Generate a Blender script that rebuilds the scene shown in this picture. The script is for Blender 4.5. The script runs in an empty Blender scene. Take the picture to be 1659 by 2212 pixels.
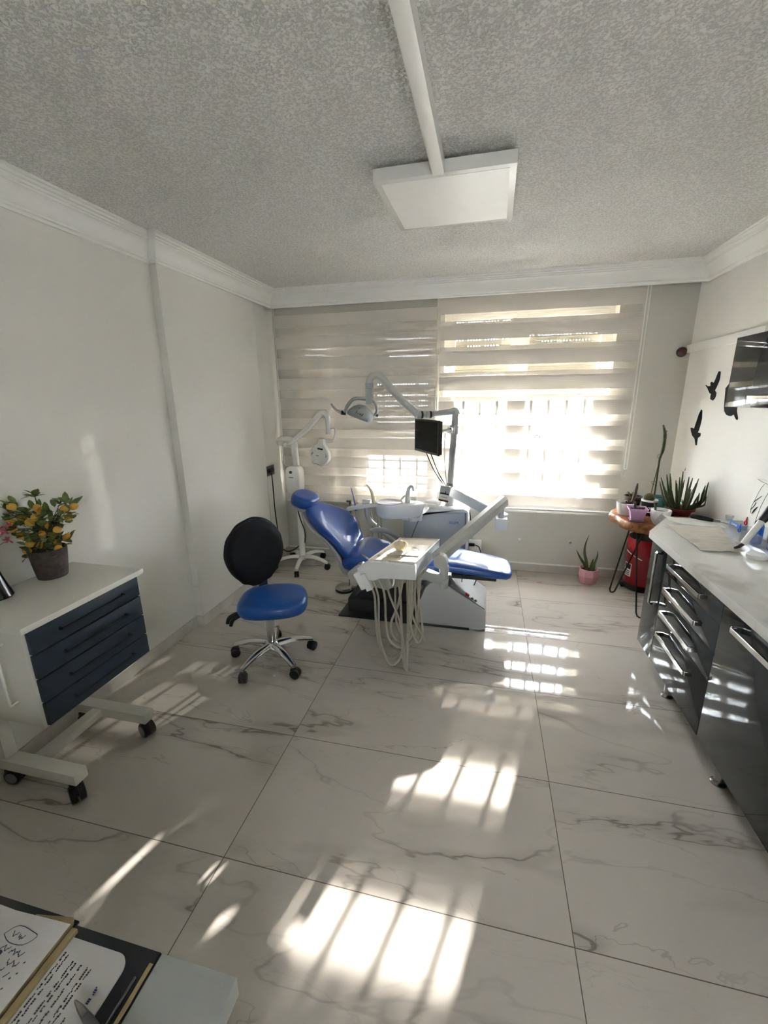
import bpy, bmesh, math, random
from mathutils import Vector, Matrix, Euler, noise
rnd = random.Random(7)
PI = math.pi
sc = bpy.context.scene
COL = sc.collection

# ------------------------------------------------------------------ materials
def s2l(c):
    return tuple(((v/12.92) if v <= .04045 else ((v+.055)/1.055)**2.4) for v in c)
def hexc(h):
    return s2l(tuple(int(h[i:i+2], 16)/255 for i in (0, 2, 4)))
def mat(name, col, rough=.5, metal=0., spec=.5, coat=0., emit=None, bump=None, var=None):
    m = bpy.data.materials.new(name); m.use_nodes = True
    nt = m.node_tree; b = nt.nodes['Principled BSDF']
    c = hexc(col) if isinstance(col, str) else col
    b.inputs['Base Color'].default_value = (*c, 1)
    b.inputs['Roughness'].default_value = rough
    b.inputs['Metallic'].default_value = metal
    b.inputs['Specular IOR Level'].default_value = spec
    b.inputs['Coat Weight'].default_value = coat
    b.inputs['Coat Roughness'].default_value = .12
    if emit:
        b.inputs['Emission Color'].default_value = (*c, 1); b.inputs['Emission Strength'].default_value = emit
    if bump or var:
        tc = nt.nodes.new('ShaderNodeTexCoord'); n = nt.nodes.new('ShaderNodeTexNoise')
        nt.links.new(tc.outputs['Object'], n.inputs['Vector'])
        n.inputs['Scale'].default_value = (bump or var)[0]; n.inputs['Detail'].default_value = 4
        if bump:
            bp = nt.nodes.new('ShaderNodeBump'); bp.inputs['Strength'].default_value = bump[1]
            bp.inputs['Distance'].default_value = bump[2]
            nt.links.new(n.outputs['Fac'], bp.inputs['Height']); nt.links.new(bp.outputs['Normal'], b.inputs['Normal'])
        if var:
            r = nt.nodes.new('ShaderNodeValToRGB'); nt.links.new(n.outputs['Fac'], r.inputs['Fac'])
            r.color_ramp.elements[0].position = .35; r.color_ramp.elements[1].position = .65
            r.color_ramp.elements[0].color = (*hexc(var[1]), 1); r.color_ramp.elements[1].color = (*c, 1)
            nt.links.new(r.outputs['Color'], b.inputs['Base Color'])
    return m
class NT:
    def __init__(s, name):
        s.m = bpy.data.materials.new(name); s.m.use_nodes = True; s.t = s.m.node_tree
        s.b = s.t.nodes['Principled BSDF']; s.out = s.t.nodes['Material Output']
    def n(s, typ, **kw):
        nd = s.t.nodes.new(typ)
        for k, v in kw.items():
            setattr(nd, k, v)
        return nd
    def l(s, a, b): s.t.links.new(a, b)
    def math(s, op, a, b=None, c=None, clamp=False):
        nd = s.n('ShaderNodeMath', operation=op); nd.use_clamp = clamp
        for i, v in enumerate((a, b, c)):
            if v is None: continue
            if isinstance(v, (int, float)): nd.inputs[i].default_value = v
            else: s.l(v, nd.inputs[i])
        return nd.outputs[0]

M = {}
M['wall'] = mat('wall_paint', 'e3e0d9', .55, bump=(220, .12, .002))
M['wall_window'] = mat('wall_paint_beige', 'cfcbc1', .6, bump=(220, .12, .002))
M['plaster'] = mat('cornice_plaster', 'ecebe7', .6)
M['white_plastic'] = mat('white_plastic', 'ebe9e4', .35)
M['white_enamel'] = mat('white_enamel', 'e9e7e1', .25)
M['unit_white'] = mat('unit_white', 'e4e5e6', .22)
M['unit_grey'] = mat('unit_grey', 'aab0b8', .3)
M['chair_grey'] = mat('chair_grey', 'b3b4b4', .28)
M['arm_grey'] = mat('arm_grey', 'c3c3c0', .35)
M['pole_grey'] = mat('pole_grey', 'aaa8a8', .3)
M['lamp_grey'] = mat('lamp_grey', 'a9adae', .35)
M['black_plastic'] = mat('black_plastic', '17171a', .4)
M['black_gloss'] = mat('black_gloss', '0d0d10', .12)
M['screen'] = mat('monitor_screen', '0a0a0c', .45, spec=.08)
M['dark_plate'] = mat('dark_plate', '2c2d30', .4)
M['blue_vinyl'] = mat('blue_vinyl', '1a4d9e', .28, coat=.4, bump=(350, .06, .001))
M['blue_vinyl2'] = mat('blue_vinyl_stool', '1d4f97', .32, coat=.1, bump=(350, .06, .001))
M['cover_black'] = mat('cover_black_cloth', '0f0e15', .8, bump=(9, .5, .02))
M['cover_trim'] = mat('cover_trim_cloth', '2a2735', .8)
M['chrome'] = mat('chrome', 'd6d6d6', .09, 1.)
M['steel'] = mat('steel', '9d9a95', .25, 1.)
M['alu'] = mat('aluminium', 'b9b9bb', .3, 1.)
M['hose'] = mat('hose_beige', 'aaa596', .4)
M['cream'] = mat('tray_cream', 'e9dfcd', .45)
M['gauze'] = mat('gauze', 'e0cfae', .85, bump=(60, .7, .006))
M['paper'] = mat('paper', 'e8e6e0', .7)
M['wet_paper'] = mat('paper_tissue', 'd8d0c4', .8, bump=(14, .5, .01))
M['navy'] = mat('navy_drawer', '1d2733', .45)
M['navy_dark'] = mat('navy_handle', '11161d', .4)
M['cart_white'] = mat('cart_white', 'd6d2c9', .4)
M['cab'] = mat('gloss_dark_grey', '2b2f30', .04, spec=.24)
M['cab_wall'] = mat('gloss_dark_wall_cabinet', '2b2f30', .04, spec=.1)
M['cab_side'] = mat('cabinet_body', '34383c', .2)
M['leaf'] = mat('kumquat_leaf', '7f8f4a', .5, var=(30, '5a6c32'))
M['kumquat'] = mat('kumquat_fruit', 'e2b04a', .5, var=(25, 'cf9636'))
M['bark_pot'] = mat('bark_pot', '4f443f', .8, bump=(40, .8, .01), var=(18, '352d2a'))
M['soil'] = mat('soil', '3a2b22', .95, bump=(90, .8, .01))
M['stem'] = mat('stem', '4a4a28', .7)
M['cactus'] = mat('cactus_green', '404b24', .6, var=(40, '2e3718'))
M['cactus2'] = mat('cactus_brown', '5c4b3c', .7)
M['snake'] = mat('snake_leaf', '3f5134', .5, var=(20, '66703f'))
M['terra'] = mat('terracotta_red', '7c3a33', .5)
M['teal'] = mat('teal_plastic', '5fa39b', .4)
M['brown_pot'] = mat('brown_pot', '4a3833', .5)
M['pink'] = mat('pink_pot', 'd79aa0', .4)
M['lilac'] = mat('lilac_pot', 'c99ac4', .4)
M['white_pot'] = mat('white_pot', 'f4f2f1', .35)
M['red'] = mat('red_bin', '84101a', .3)
M['red_bag'] = mat('red_bag', '9a1320', .25, bump=(22, .5, .01))
M['grey_in'] = mat('bin_liner_grey', '5c5f5c', .4)
M['brass_red'] = mat('dark_red_gloss', '4a1216', .15, coat=.5)
M['decal'] = mat('decal_black', '0b0b0d', .9)
M['desk'] = mat('desk_grey', '9b9c97', .5)
M['desk_edge'] = mat('desk_edge', '83847f', .5)
M['agenda'] = mat('agenda_black', '0f0f14', .35)
M['page'] = mat('page', 'b8b4af', .7)
M['kraft'] = mat('kraft_card', '94805a', .7)
M['ink'] = mat('ink', '2b2f45', .7)
M['ink2'] = mat('print_ink', '3b3434', .7)
M['blue_ink'] = mat('blue_ink', '2a2f70', .6)
M['logo'] = mat('logo_blue', '2747a3', .4)
M['blue_box'] = mat('blue_box', '2f74c4', .4)
M['grey_box'] = mat('grey_card', '8d9196', .5)
M['red_clip'] = mat('red_clip', 'c01824', .3)
M['blue_clip'] = mat('blue_clip', '2452b8', .3)
M['tube_blue'] = mat('blue_tube', '2f3fb0', .3)
M['tube_beige'] = mat('beige_tube', 'd8cda8', .4)
M['shutter'] = mat('shutter_slat', '8f846f', .5)
M['pvc'] = mat('pvc_frame', 'e6e2da', .35)
M['iron'] = mat('grille_iron', '1b1b1f', .5)
M['pinkflower'] = mat('dried_flower', 'a5505a', .8)
M['wheel_grey'] = mat('caster_grey', '77777a', .4)
M['socket_grey'] = mat('socket_grey', '4f4c4c', .35)
M['cable_black'] = mat('cable_black', '201f20', .5)
M['cable_white'] = mat('cable_white', 'cfcac4', .5)
M['tape_grey'] = mat('clear_tape', 'c9c7c0', .3)
M['dark_red'] = mat('dark_red_print', '5d1f25', .5)
M['photo_grey'] = mat('photo_grey', '98a2a2', .5, var=(8, 'b9bfbd'))
M['wood_leg'] = mat('black_iron', '1c1a1b', .4)

def glassmat(name, col=(1, 1, 1), trans=.9, rough=.03):
    k = NT(name); t = k.n('ShaderNodeBsdfTransparent'); g = k.n('ShaderNodeBsdfGlossy')
    t.inputs['Color'].default_value = (*col, 1); g.inputs['Roughness'].default_value = rough
    mx = k.n('ShaderNodeMixShader'); mx.inputs[0].default_value = 1-trans
    k.l(t.outputs[0], mx.inputs[1]); k.l(g.outputs[0], mx.inputs[2]); k.l(mx.outputs[0], k.out.inputs[0])
    return k.m
M['glass'] = glassmat('window_glass', (.96, .98, .98), .93)
M['clear'] = glassmat('clear_plastic', (.93, .94, .95), .85, .1)
M['clear_blue'] = glassmat('blue_liquid_plastic', (.12, .38, .85), .8, .08)
M['acrylic'] = glassmat('acrylic', (.93, .94, .95), .9, .06)

def ceiling_mat():
    k = NT('stipple_ceiling')
    k.b.inputs['Roughness'].default_value = .8; k.b.inputs['Specular IOR Level'].default_value = .3
    g = k.n('ShaderNodeNewGeometry')
    v = k.n('ShaderNodeTexNoise'); v.inputs['Scale'].default_value = 105; v.inputs['Detail'].default_value = 2.5; v.inputs['Distortion'].default_value = .6
    k.l(g.outputs['Position'], v.inputs['Vector'])
    r = k.n('ShaderNodeMapRange'); r.inputs[1].default_value = .38; r.inputs[2].default_value = .58; r.interpolation_type = 'SMOOTHSTEP'
    k.l(v.outputs['Fac'], r.inputs[0])
    cr = k.n('ShaderNodeMix', data_type='RGBA'); k.l(r.outputs[0], cr.inputs[0])
    cr.inputs[6].default_value = (*hexc('cfcdc8'), 1); cr.inputs[7].default_value = (*hexc('e6e4e0'), 1)
    k.l(cr.outputs[2], k.b.inputs['Base Color'])
    b = k.n('ShaderNodeBump'); b.inputs['Strength'].default_value = .8; b.inputs['Distance'].default_value = .006
    k.l(r.outputs[0], b.inputs['Height']); k.l(b.outputs[0], k.b.inputs['Normal'])
    return k.m
M['ceiling'] = ceiling_mat()

TX, TY, TW, TH = .339, 1.0227, 1.2055, .6
def floor_mat():
    k = NT('marble_tile')
    g = k.n('ShaderNodeNewGeometry'); sp = k.n('ShaderNodeSeparateXYZ'); k.l(g.outputs['Position'], sp.inputs[0])
    x = k.math('DIVIDE', k.math('SUBTRACT', sp.outputs[0], TX), TW); y = k.math('DIVIDE', k.math('SUBTRACT', sp.outputs[1], TY), TH)
    ix = k.math('FLOOR', x); iy = k.math('FLOOR', y); fx = k.math('FRACT', x); fy = k.math('FRACT', y)
    ex = k.math('MULTIPLY', k.math('MINIMUM', fx, k.math('SUBTRACT', 1, fx)), TW)
    ey = k.math('MULTIPLY', k.math('MINIMUM', fy, k.math('SUBTRACT', 1, fy)), TH)
    e = k.math('MINIMUM', ex, ey); grout = k.math('LESS_THAN', e, .0016)
    # per tile offset
    cv = k.n('ShaderNodeCombineXYZ'); k.l(k.math('MULTIPLY', ix, 7.31), cv.inputs[0]); k.l(k.math('MULTIPLY', iy, 3.77), cv.inputs[1])
    ad = k.n('ShaderNodeVectorMath', operation='ADD'); k.l(g.outputs['Position'], ad.inputs[0]); k.l(cv.outputs[0], ad.inputs[1])
    mp = k.n('ShaderNodeMapping'); k.l(ad.outputs[0], mp.inputs[0])
    mp.inputs['Rotation'].default_value = (0, 0, math.radians(19)); mp.inputs['Scale'].default_value = (.62, 2.3, 1)
    def vein(scale, width, detail, dist, off):
        n = k.n('ShaderNodeTexNoise'); n.inputs['Scale'].default_value = scale; n.inputs['Detail'].default_value = detail
        n.inputs['Distortion'].default_value = dist; n.inputs['Roughness'].default_value = .55
        o = k.n('ShaderNodeVectorMath', operation='ADD'); o.inputs[1].default_value = (off, off*.7, 0); k.l(mp.outputs[0], o.inputs[0])
        k.l(o.outputs[0], n.inputs['Vector'])
        d = k.math('ABSOLUTE', k.math('SUBTRACT', n.outputs['Fac'], .5))
        r = k.n('ShaderNodeMapRange'); r.inputs[1].default_value = 0; r.inputs[2].default_value = width
        r.inputs[3].default_value = 1; r.inputs[4].default_value = 0; r.interpolation_type = 'SMOOTHSTEP'; k.l(d, r.inputs[0])
        return r.outputs[0], o
    v1, o1 = vein(.75, .008, 5, .45, 0.)
    v2, o2 = vein(1.5, .005, 5, .5, 5.2)
    v3, o3 = vein(.75, .06, 5, .45, 0.)
    mk = k.n('ShaderNodeTexNoise'); mk.inputs['Scale'].default_value = 1.6; mk.inputs['Detail'].default_value = 2; k.l(o2.outputs[0], mk.inputs['Vector'])
    mr = k.n('ShaderNodeMapRange'); mr.inputs[1].default_value = .42; mr.inputs[2].default_value = .66; k.l(mk.outputs['Fac'], mr.inputs[0])
    m1 = k.math('MULTIPLY_ADD', mr.outputs[0], .75, .25)
    a = k.math('MULTIPLY', v1, m1); b = k.math('MULTIPLY', k.math('MULTIPLY', v2, mr.outputs[0]), .45)
    c = k.math('MULTIPLY', k.math('MULTIPLY', v3, mr.outputs[0]), .36)
    tot = k.math('MINIMUM', k.math('ADD', k.math('MULTIPLY', a, .75), k.math('ADD', b, c)), 1.)
    base = k.n('ShaderNodeMix', data_type='RGBA'); k.l(tot, base.inputs[0])
    base.inputs[6].default_value = (*hexc('c1b9af'), 1); base.inputs[7].default_value = (*hexc('867c75'), 1)
    gr = k.n('ShaderNodeMix', data_type='RGBA'); k.l(grout, gr.inputs[0]); k.l(base.outputs[2], gr.inputs[6])
    gr.inputs[7].default_value = (*hexc('5a463c'), 1)
    k.l(gr.outputs[2], k.b.inputs['Base Color'])
    k.l(k.math('MULTIPLY_ADD', grout, .5, .025), k.b.inputs['Roughness'])
    k.b.inputs['Specular IOR Level'].default_value = .75
    wn = k.n('ShaderNodeTexNoise'); wn.inputs['Scale'].default_value = 5; k.l(g.outputs['Position'], wn.inputs['Vector'])
    bp = k.n('ShaderNodeBump'); bp.inputs['Strength'].default_value = .05; bp.inputs['Distance'].default_value = .004
    k.l(wn.outputs['Fac'], bp.inputs['Height']); k.l(bp.outputs[0], k.b.inputs['Normal'])
    return k.m
M['floor'] = floor_mat()
M['skirt'] = mat('skirting_tile', 'cfcac2', .15, var=(5, 'beb6ac'))
M['marble_sill'] = mat('sill_marble', 'dedbd5', .2)

def counter_mat():
    k = NT('counter_quartz'); k.b.inputs['Roughness'].default_value = .12
    g = k.n('ShaderNodeNewGeometry'); n = k.n('ShaderNodeTexNoise'); n.inputs['Scale'].default_value = 3.2; n.inputs['Detail'].default_value = 3
    n.inputs['Distortion'].default_value = .5
    k.l(g.outputs['Position'], n.inputs['Vector'])
    r = k.n('ShaderNodeMapRange'); r.inputs[1].default_value = .58; r.inputs[2].default_value = .70; k.l(n.outputs['Fac'], r.inputs[0])
    mx = k.n('ShaderNodeMix', data_type='RGBA'); k.l(r.outputs[0], mx.inputs[0])
    mx.inputs[6].default_value = (*hexc('e8e6e1'), 1); mx.inputs[7].default_value = (*hexc('cfcbc4'), 1)
    k.l(mx.outputs[2], k.b.inputs['Base Color'])
    return k.m
M['counter'] = counter_mat()

def wood_mat():
    k = NT('log_slab'); k.b.inputs['Roughness'].default_value = .45
    tc = k.n('ShaderNodeTexCoord'); mp = k.n('ShaderNodeMapping'); k.l(tc.outputs['Object'], mp.inputs[0]); mp.inputs['Scale'].default_value = (1, 1, .5)
    n = k.n('ShaderNodeTexNoise'); n.inputs['Scale'].default_value = 26; n.inputs['Detail'].default_value = 5; n.inputs['Distortion'].default_value = 1.2
    k.l(mp.outputs[0], n.inputs['Vector'])
    r = k.n('ShaderNodeValToRGB'); k.l(n.outputs['Fac'], r.inputs[0])
    e = r.color_ramp.elements; e[0].position = .3; e[0].color = (*hexc('5f331b'), 1); e[1].position = .62; e[1].color = (*hexc('b27440'), 1)
    k.l(r.outputs[0], k.b.inputs['Base Color'])
    b = k.n('ShaderNodeBump'); b.inputs['Strength'].default_value = .6; b.inputs['Distance'].default_value = .006
    k.l(n.outputs['Fac'], b.inputs['Height']); k.l(b.outputs[0], k.b.inputs['Normal'])
    return k.m
M['wood'] = wood_mat()

def zebra_mat(name, period, duty, phase, t_op, t_sheer):
    """banded voile: dense translucent strips alternating with open sheer strips, by height"""
    k = NT(name); g = k.n('ShaderNodeNewGeometry'); sp = k.n('ShaderNodeSeparateXYZ'); k.l(g.outputs['Position'], sp.inputs[0])
    f = k.math('FRACT', k.math('DIVIDE', k.math('SUBTRACT', sp.outputs[2], phase), period))
    op = k.math('LESS_THAN', f, duty)                              # 1 in the dense strip
    th = k.math('FRACT', k.math('MULTIPLY', sp.outputs[2], 1/.0135)) # fine horizontal weave
    thr = k.math('LESS_THAN', th, .35)
    tr_op = k.math('SUBTRACT', t_op, k.math('MULTIPLY', thr, t_op*.5))
    tr_sh = k.math('SUBTRACT', t_sheer, k.math('MULTIPLY', thr, .05))
    tr = k.math('ADD', k.math('MULTIPLY', op, tr_op), k.math('MULTIPLY', k.math('SUBTRACT', 1, op), tr_sh))
    d = k.n('ShaderNodeBsdfDiffuse'); d.inputs['Color'].default_value = (*hexc('dcd6ce'), 1)
    tl = k.n('ShaderNodeBsdfTranslucent'); tl.inputs['Color'].default_value = (*hexc('ded6cc'), 1)
    m1 = k.n('ShaderNodeMixShader'); m1.inputs[0].default_value = .02; k.l(d.outputs[0], m1.inputs[1]); k.l(tl.outputs[0], m1.inputs[2])
    t = k.n('ShaderNodeBsdfTransparent'); m2 = k.n('ShaderNodeMixShader'); k.l(tr, m2.inputs[0])
    k.l(m1.outputs[0], m2.inputs[1]); k.l(t.outputs[0], m2.inputs[2]); k.l(m2.outputs[0], k.out.inputs[0])
    return k.m

# ------------------------------------------------------------------ mesh helpers
def V(*a): return Vector(a)
class MB:
    def __init__(s): s.bm = bmesh.new()
    def face(s, vs):
        try: return s.bm.faces.new(vs)
        except ValueError: return None
    def box(s, x0, x1, y0, y1, z0, z1, bev=0, mtx=None, seg=2):
        b = bmesh.new(); r = bmesh.ops.create_cube(b, size=1)
        bmesh.ops.transform(b, matrix=Matrix.Translation(((x0+x1)/2, (y0+y1)/2, (z0+z1)/2)) @ Matrix.Diagonal((x1-x0, y1-y0, z1-z0, 1)), verts=b.verts)
        if bev: bmesh.ops.bevel(b, geom=b.edges[:], offset=bev, segments=seg, affect='EDGES', profile=.6)
        s.merge(b, mtx); return s
    def merge(s, b, mtx=None):
        if mtx is not None: bmesh.ops.transform(b, matrix=mtx, verts=b.verts)
        me = bpy.data.meshes.new('t'); b.to_mesh(me); b.free(); s.bm.from_mesh(me); bpy.data.meshes.remove(me)
    def prism(s, pts, plane, a, b, bev=0, mtx=None, seg=2):
        """polygon in plane ('XZ','XY','YZ') extruded from a to b along the third axis"""
        q = bmesh.new()
        def P(u, v, w):
            return {'XZ': (u, w, v), 'XY': (u, v, w), 'YZ': (w, u, v)}[plane]
        va = [q.verts.new(P(u, v, a)) for u, v in pts]; vb = [q.verts.new(P(u, v, b)) for u, v in pts]
        q.faces.new(va); q.faces.new(vb[::-1])
        n = len(pts)
        for i in range(n): q.faces.new((va[i], vb[i], vb[(i+1) % n], va[(i+1) % n]))
        bmesh.ops.recalc_face_normals(q, faces=q.faces[:])
        if bev: bmesh.ops.bevel(q, geom=q.edges[:], offset=bev, segments=seg, affect='EDGES', profile=.6)
        s.merge(q, mtx); return s
    def tube(s, pts, r, seg=10, smooth=0, closed=False, caps=True, flat=None):
        pts = [Vector(p) for p in pts]
        rs = list(r) if isinstance(r, (list, tuple)) else None
        if smooth:
            out = []; ro = []; n = len(pts)
            rng = range(n if closed else n-1)
            for i in rng:
                if closed: p0, p1, p2, p3 = pts[(i-1) % n], pts[i], pts[(i+1) % n], pts[(i+2) % n]
                else: p0, p1, p2, p3 = pts[max(i-1, 0)], pts[i], pts[i+1], pts[min(i+2, n-1)]
                for j in range(smooth):
                    t = j/smooth
                    out.append(.5*((2*p1)+(p2-p0)*t+(2*p0-5*p1+4*p2-p3)*t*t+(3*p1-p0-3*p2+p3)*t**3))
                    if rs: ro.append(rs[i]*(1-t)+rs[(i+1) % n]*t)
            if not closed:
                out.append(pts[-1])
                if rs: ro.append(rs[-1])
            pts = out; rs = ro if rs else None
        n = len(pts); rings = []
        tang = []
        for i in range(n):
            if closed: t = pts[(i+1) % n]-pts[i-1]
            else: t = pts[min(i+1, n-1)]-pts[max(i-1, 0)]
            tang.append(t.normalized() if t.length > 1e-9 else V(0, 0, 1))
        up = V(0, 0, 1) if abs(tang[0].z) < .9 else V(0, 1, 0)
        nr = (up-tang[0]*up.dot(tang[0])).normalized()
        for i in range(n):
            if i:
                nr = nr-tang[i]*nr.dot(tang[i]); nr = nr.normalized() if nr.length > 1e-6 else tang[i].orthogonal().normalized()
            bi = tang[i].cross(nr); rr = rs[i] if rs else r
            fa, fb = flat if flat else (1, 1)
            rings.append([s.bm.verts.new(pts[i]+nr*(math.cos(2*PI*k/seg)*rr*fa)+bi*(math.sin(2*PI*k/seg)*rr*fb)) for k in range(seg)])
        for i in range(n if closed else n-1):
            A, B = rings[i], rings[(i+1) % n]
            for k in range(seg): s.face((A[k], A[(k+1) % seg], B[(k+1) % seg], B[k]))
        if caps and not closed: s.face(rings[0][::-1]); s.face(rings[-1])
        return s
    def lathe(s, prof, c, seg=24, mtx=None, sx=1, sy=1, square=0):
        b = bmesh.new(); rings = []
        for r, z in prof:
            if r < 1e-6: rings.append([b.verts.new((0, 0, z))]); continue
            ring = []
            for k in range(seg):
                a = 2*PI*k/seg; rr = r
                if square:
                    q = (abs(math.cos(a))**square+abs(math.sin(a))**square)**(-1/square); rr = r*q
                ring.append(b.verts.new((rr*math.cos(a)*sx, rr*math.sin(a)*sy, z)))
            rings.append(ring)
        for A, B in zip(rings, rings[1:]):
            if len(A) == 1 and len(B) == 1: continue
            for k in range(seg):
                k2 = (k+1) % seg
                if len(A) == 1: b.faces.new((A[0], B[k2], B[k]))
                elif len(B) == 1: b.faces.new((A[k], A[k2], B[0]))
                else: b.faces.new((A[k], A[k2], B[k2], B[k]))
        for R_, f in ((rings[0], -1), (rings[-1], 1)):
            if len(R_) > 1: b.faces.new(R_[::-1] if f < 0 else R_)
        bmesh.ops.recalc_face_normals(b, faces=b.faces[:])
        s.merge(b, Matrix.Translation(c) @ (mtx if mtx is not None else Matrix())); return s
    def ball(s, c, r, sx=1, sy=1, sz=1, seg=16, rings=10, mtx=None):
        b = bmesh.new(); bmesh.ops.create_uvsphere(b, u_segments=seg, v_segments=rings, radius=r)
        bmesh.ops.transform(b, matrix=Matrix.Translation(c) @ (mtx if mtx is not None else Matrix()) @ Matrix.Diagonal((sx, sy, sz, 1)), verts=b.verts)
        s.merge(b); return s
    def loft(s, rings, cap=True, closed=False):
        R_ = [[s.bm.verts.new(p) for p in r] for r in rings]; n = len(R_[0])
        for A, B in zip(R_, R_[1:]):
            for k in range(n): s.face((A[k], A[(k+1) % n], B[(k+1) % n], B[k]))
        if cap: s.face(R_[0][::-1]); s.face(R_[-1])
        return s
    def cyl(s, a, b, r, seg=16, r2=None):
        return s.tube([a, b], [r, r2 if r2 is not None else r] if r2 is not None else r, seg)
    def grid(s, fn, nu, nv, thick=None):
        vs = [[s.bm.verts.new(fn(i/nu, j/nv)) for j in range(nv+1)] for i in range(nu+1)]
        for i in range(nu):
            for j in range(nv): s.face((vs[i][j], vs[i+1][j], vs[i+1][j+1], vs[i][j+1]))
        return s

def finish(mb, name, L, ang=38):
    bm = mb.bm
    bmesh.ops.recalc_face_normals(bm, faces=bm.faces[:])
    for f in bm.faces: f.smooth = True
    lim = math.radians(ang)
    for e in bm.edges:
        if len(e.link_faces) == 2:
            e.smooth = e.calc_face_angle(0) < lim
        else: e.smooth = True
    bmesh.ops.translate(bm, verts=bm.verts[:], vec=-Vector(L))
    me = bpy.data.meshes.new(name); bm.to_mesh(me); bm.free()
    return me
def bounds(mb):
    xs = [v.co for v in mb.bm.verts]
    lo = Vector([min(v[i] for v in xs) for i in range(3)]); hi = Vector([max(v[i] for v in xs) for i in range(3)])
    return lo, hi
def tag(o, label, cat, group=None, kind=None):
    if label: o['label'] = label
    if cat: o['category'] = cat
    if group: o['group'] = group
    if kind: o['kind'] = kind
    return o
ORG = {}
def thing(name, loc, label, cat, group=None):
    o = bpy.data.objects.new(name, None); COL.objects.link(o); o.location = loc; o.empty_display_size = .05
    ORG[o.name] = Vector(loc)
    return tag(o, label, cat, group)
def part(name, mb, m, parent, label=None, ang=38):
    L = ORG[parent.name]
    me = finish(mb, name, L, ang); me.materials.append(M[m] if isinstance(m, str) else m)
    o = bpy.data.objects.new(name, me); COL.objects.link(o); o.parent = parent; ORG[o.name] = L
    if label: o['label'] = label
    return o
def solo(name, mb, m, label=None, cat=None, group=None, kind=None, ang=38):
    lo, hi = bounds(mb); L = Vector(((lo.x+hi.x)/2, (lo.y+hi.y)/2, lo.z))
    me = finish(mb, name, L, ang); me.materials.append(M[m] if isinstance(m, str) else m)
    o = bpy.data.objects.new(name, me); COL.objects.link(o); o.location = L; ORG[o.name] = L
    return tag(o, label, cat, group, kind)
def struct(name, mb, m, parent=None, **k):
    if parent is not None: return part(name, mb, m, parent)
    return solo(name, mb, m, kind='structure', **k)
def text_mb(txt, size, mtx, ext=.0006, align='LEFT'):
    cu = bpy.data.curves.new('t', 'FONT'); cu.body = txt; cu.size = size; cu.extrude = ext; cu.align_x = align
    cu.resolution_u = 2
    o = bpy.data.objects.new('t', cu); COL.objects.link(o)
    dg = bpy.context.evaluated_depsgraph_get(); me = bpy.data.meshes.new_from_object(o.evaluated_get(dg))
    mb = MB(); mb.bm.from_mesh(me); bmesh.ops.transform(mb.bm, matrix=mtx, verts=mb.bm.verts[:])
    bpy.data.objects.remove(o); bpy.data.curves.remove(cu); bpy.data.meshes.remove(me)
    return mb
def frame(o, x, y):
    """matrix with given origin, x and y axes"""
    x = Vector(x).normalized(); y = Vector(y); y = (y-x*y.dot(x)).normalized(); z = x.cross(y)
    return Matrix(((x.x, y.x, z.x, o[0]), (x.y, y.y, z.y, o[1]), (x.z, y.z, z.z, o[2]), (0, 0, 0, 1)))

# ------------------------------------------------------------------ room
XL, XR, YB, YF, H = -2.03, 1.53, 4.05, -1.6, 2.555
XC, YC0, YC1 = -1.978, 2.478, 3.60          # pilaster face and its ends
WT = .25                                     # window wall thickness
struct('floor', MB().box(XL-.1, XR+.1, YF-.1, YB+.1, -.1, 0), 'floor')
struct('ceiling', MB().box(XL-.1, XR+.1, YF-.1, YB+.25, H, H+.1), 'ceiling')
struct('wall_left', MB().box(XL-.1, XL, YF, YB, 0, H), 'wall')
struct('wall_right', MB().box(XR, XR+.1, YF, YB, 0, H), 'wall')
BX0, BX1, BZ0, BZ1 = .30, .75, 1.40, 1.85       # added opening behind the camera, lets in daylight to fill the room
struct('wall_front', MB().box(XL-.1, XR+.1, YF-.1, YF, 0, BZ0).box(XL-.1, XR+.1, YF-.1, YF, BZ1, H).box(XL-.1, BX0, YF-.1, YF, BZ0, BZ1).box(BX1, XR+.1, YF-.1, YF, BZ0, BZ1), 'wall')
w3 = struct('added_fill_window', MB().box(BX0, BX1, YF-.08, YF-.03, BZ0, BZ0+.05).box(BX0, BX1, YF-.08, YF-.03, BZ1-.05, BZ1).box(BX0, BX0+.05, YF-.08, YF-.03, BZ0+.05, BZ1-.05).box(BX1-.05, BX1, YF-.08, YF-.03, BZ0+.05, BZ1-.05), 'pvc')
part('pane', MB().box(BX0+.05, BX1-.05, YF-.058, YF-.052, BZ0+.05, BZ1-.05), 'glass', w3)
struct('trim_1', MB().box(XL-.01, XC, YC0, YC1, 0, H, .004), 'wall')
ZS, ZT = .615, 2.36
WIN = [(-1.93, -.475), (-.40, .985)]
wb = MB()
y0, y1 = YB, YB+WT
wb.box(XL-.1, XR+.1, y0, y1, 0, ZS).box(XL-.1, XR+.1, y0, y1, ZT, H)
wb.box(XL-.1, WIN[0][0], y0, y1, ZS, ZT).box(WIN[0][1], WIN[1][0], y0, y1, ZS, ZT).box(WIN[1][1], XR+.1, y0, y1, ZS, ZT)
struct('wall_back', wb, 'wall_window')
# marble sill under the blinds
struct('trim_2', MB().box(-1.97, 1.17, YB-.035, YB+.13, ZS-.035, ZS, .005), 'marble_sill')
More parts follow.
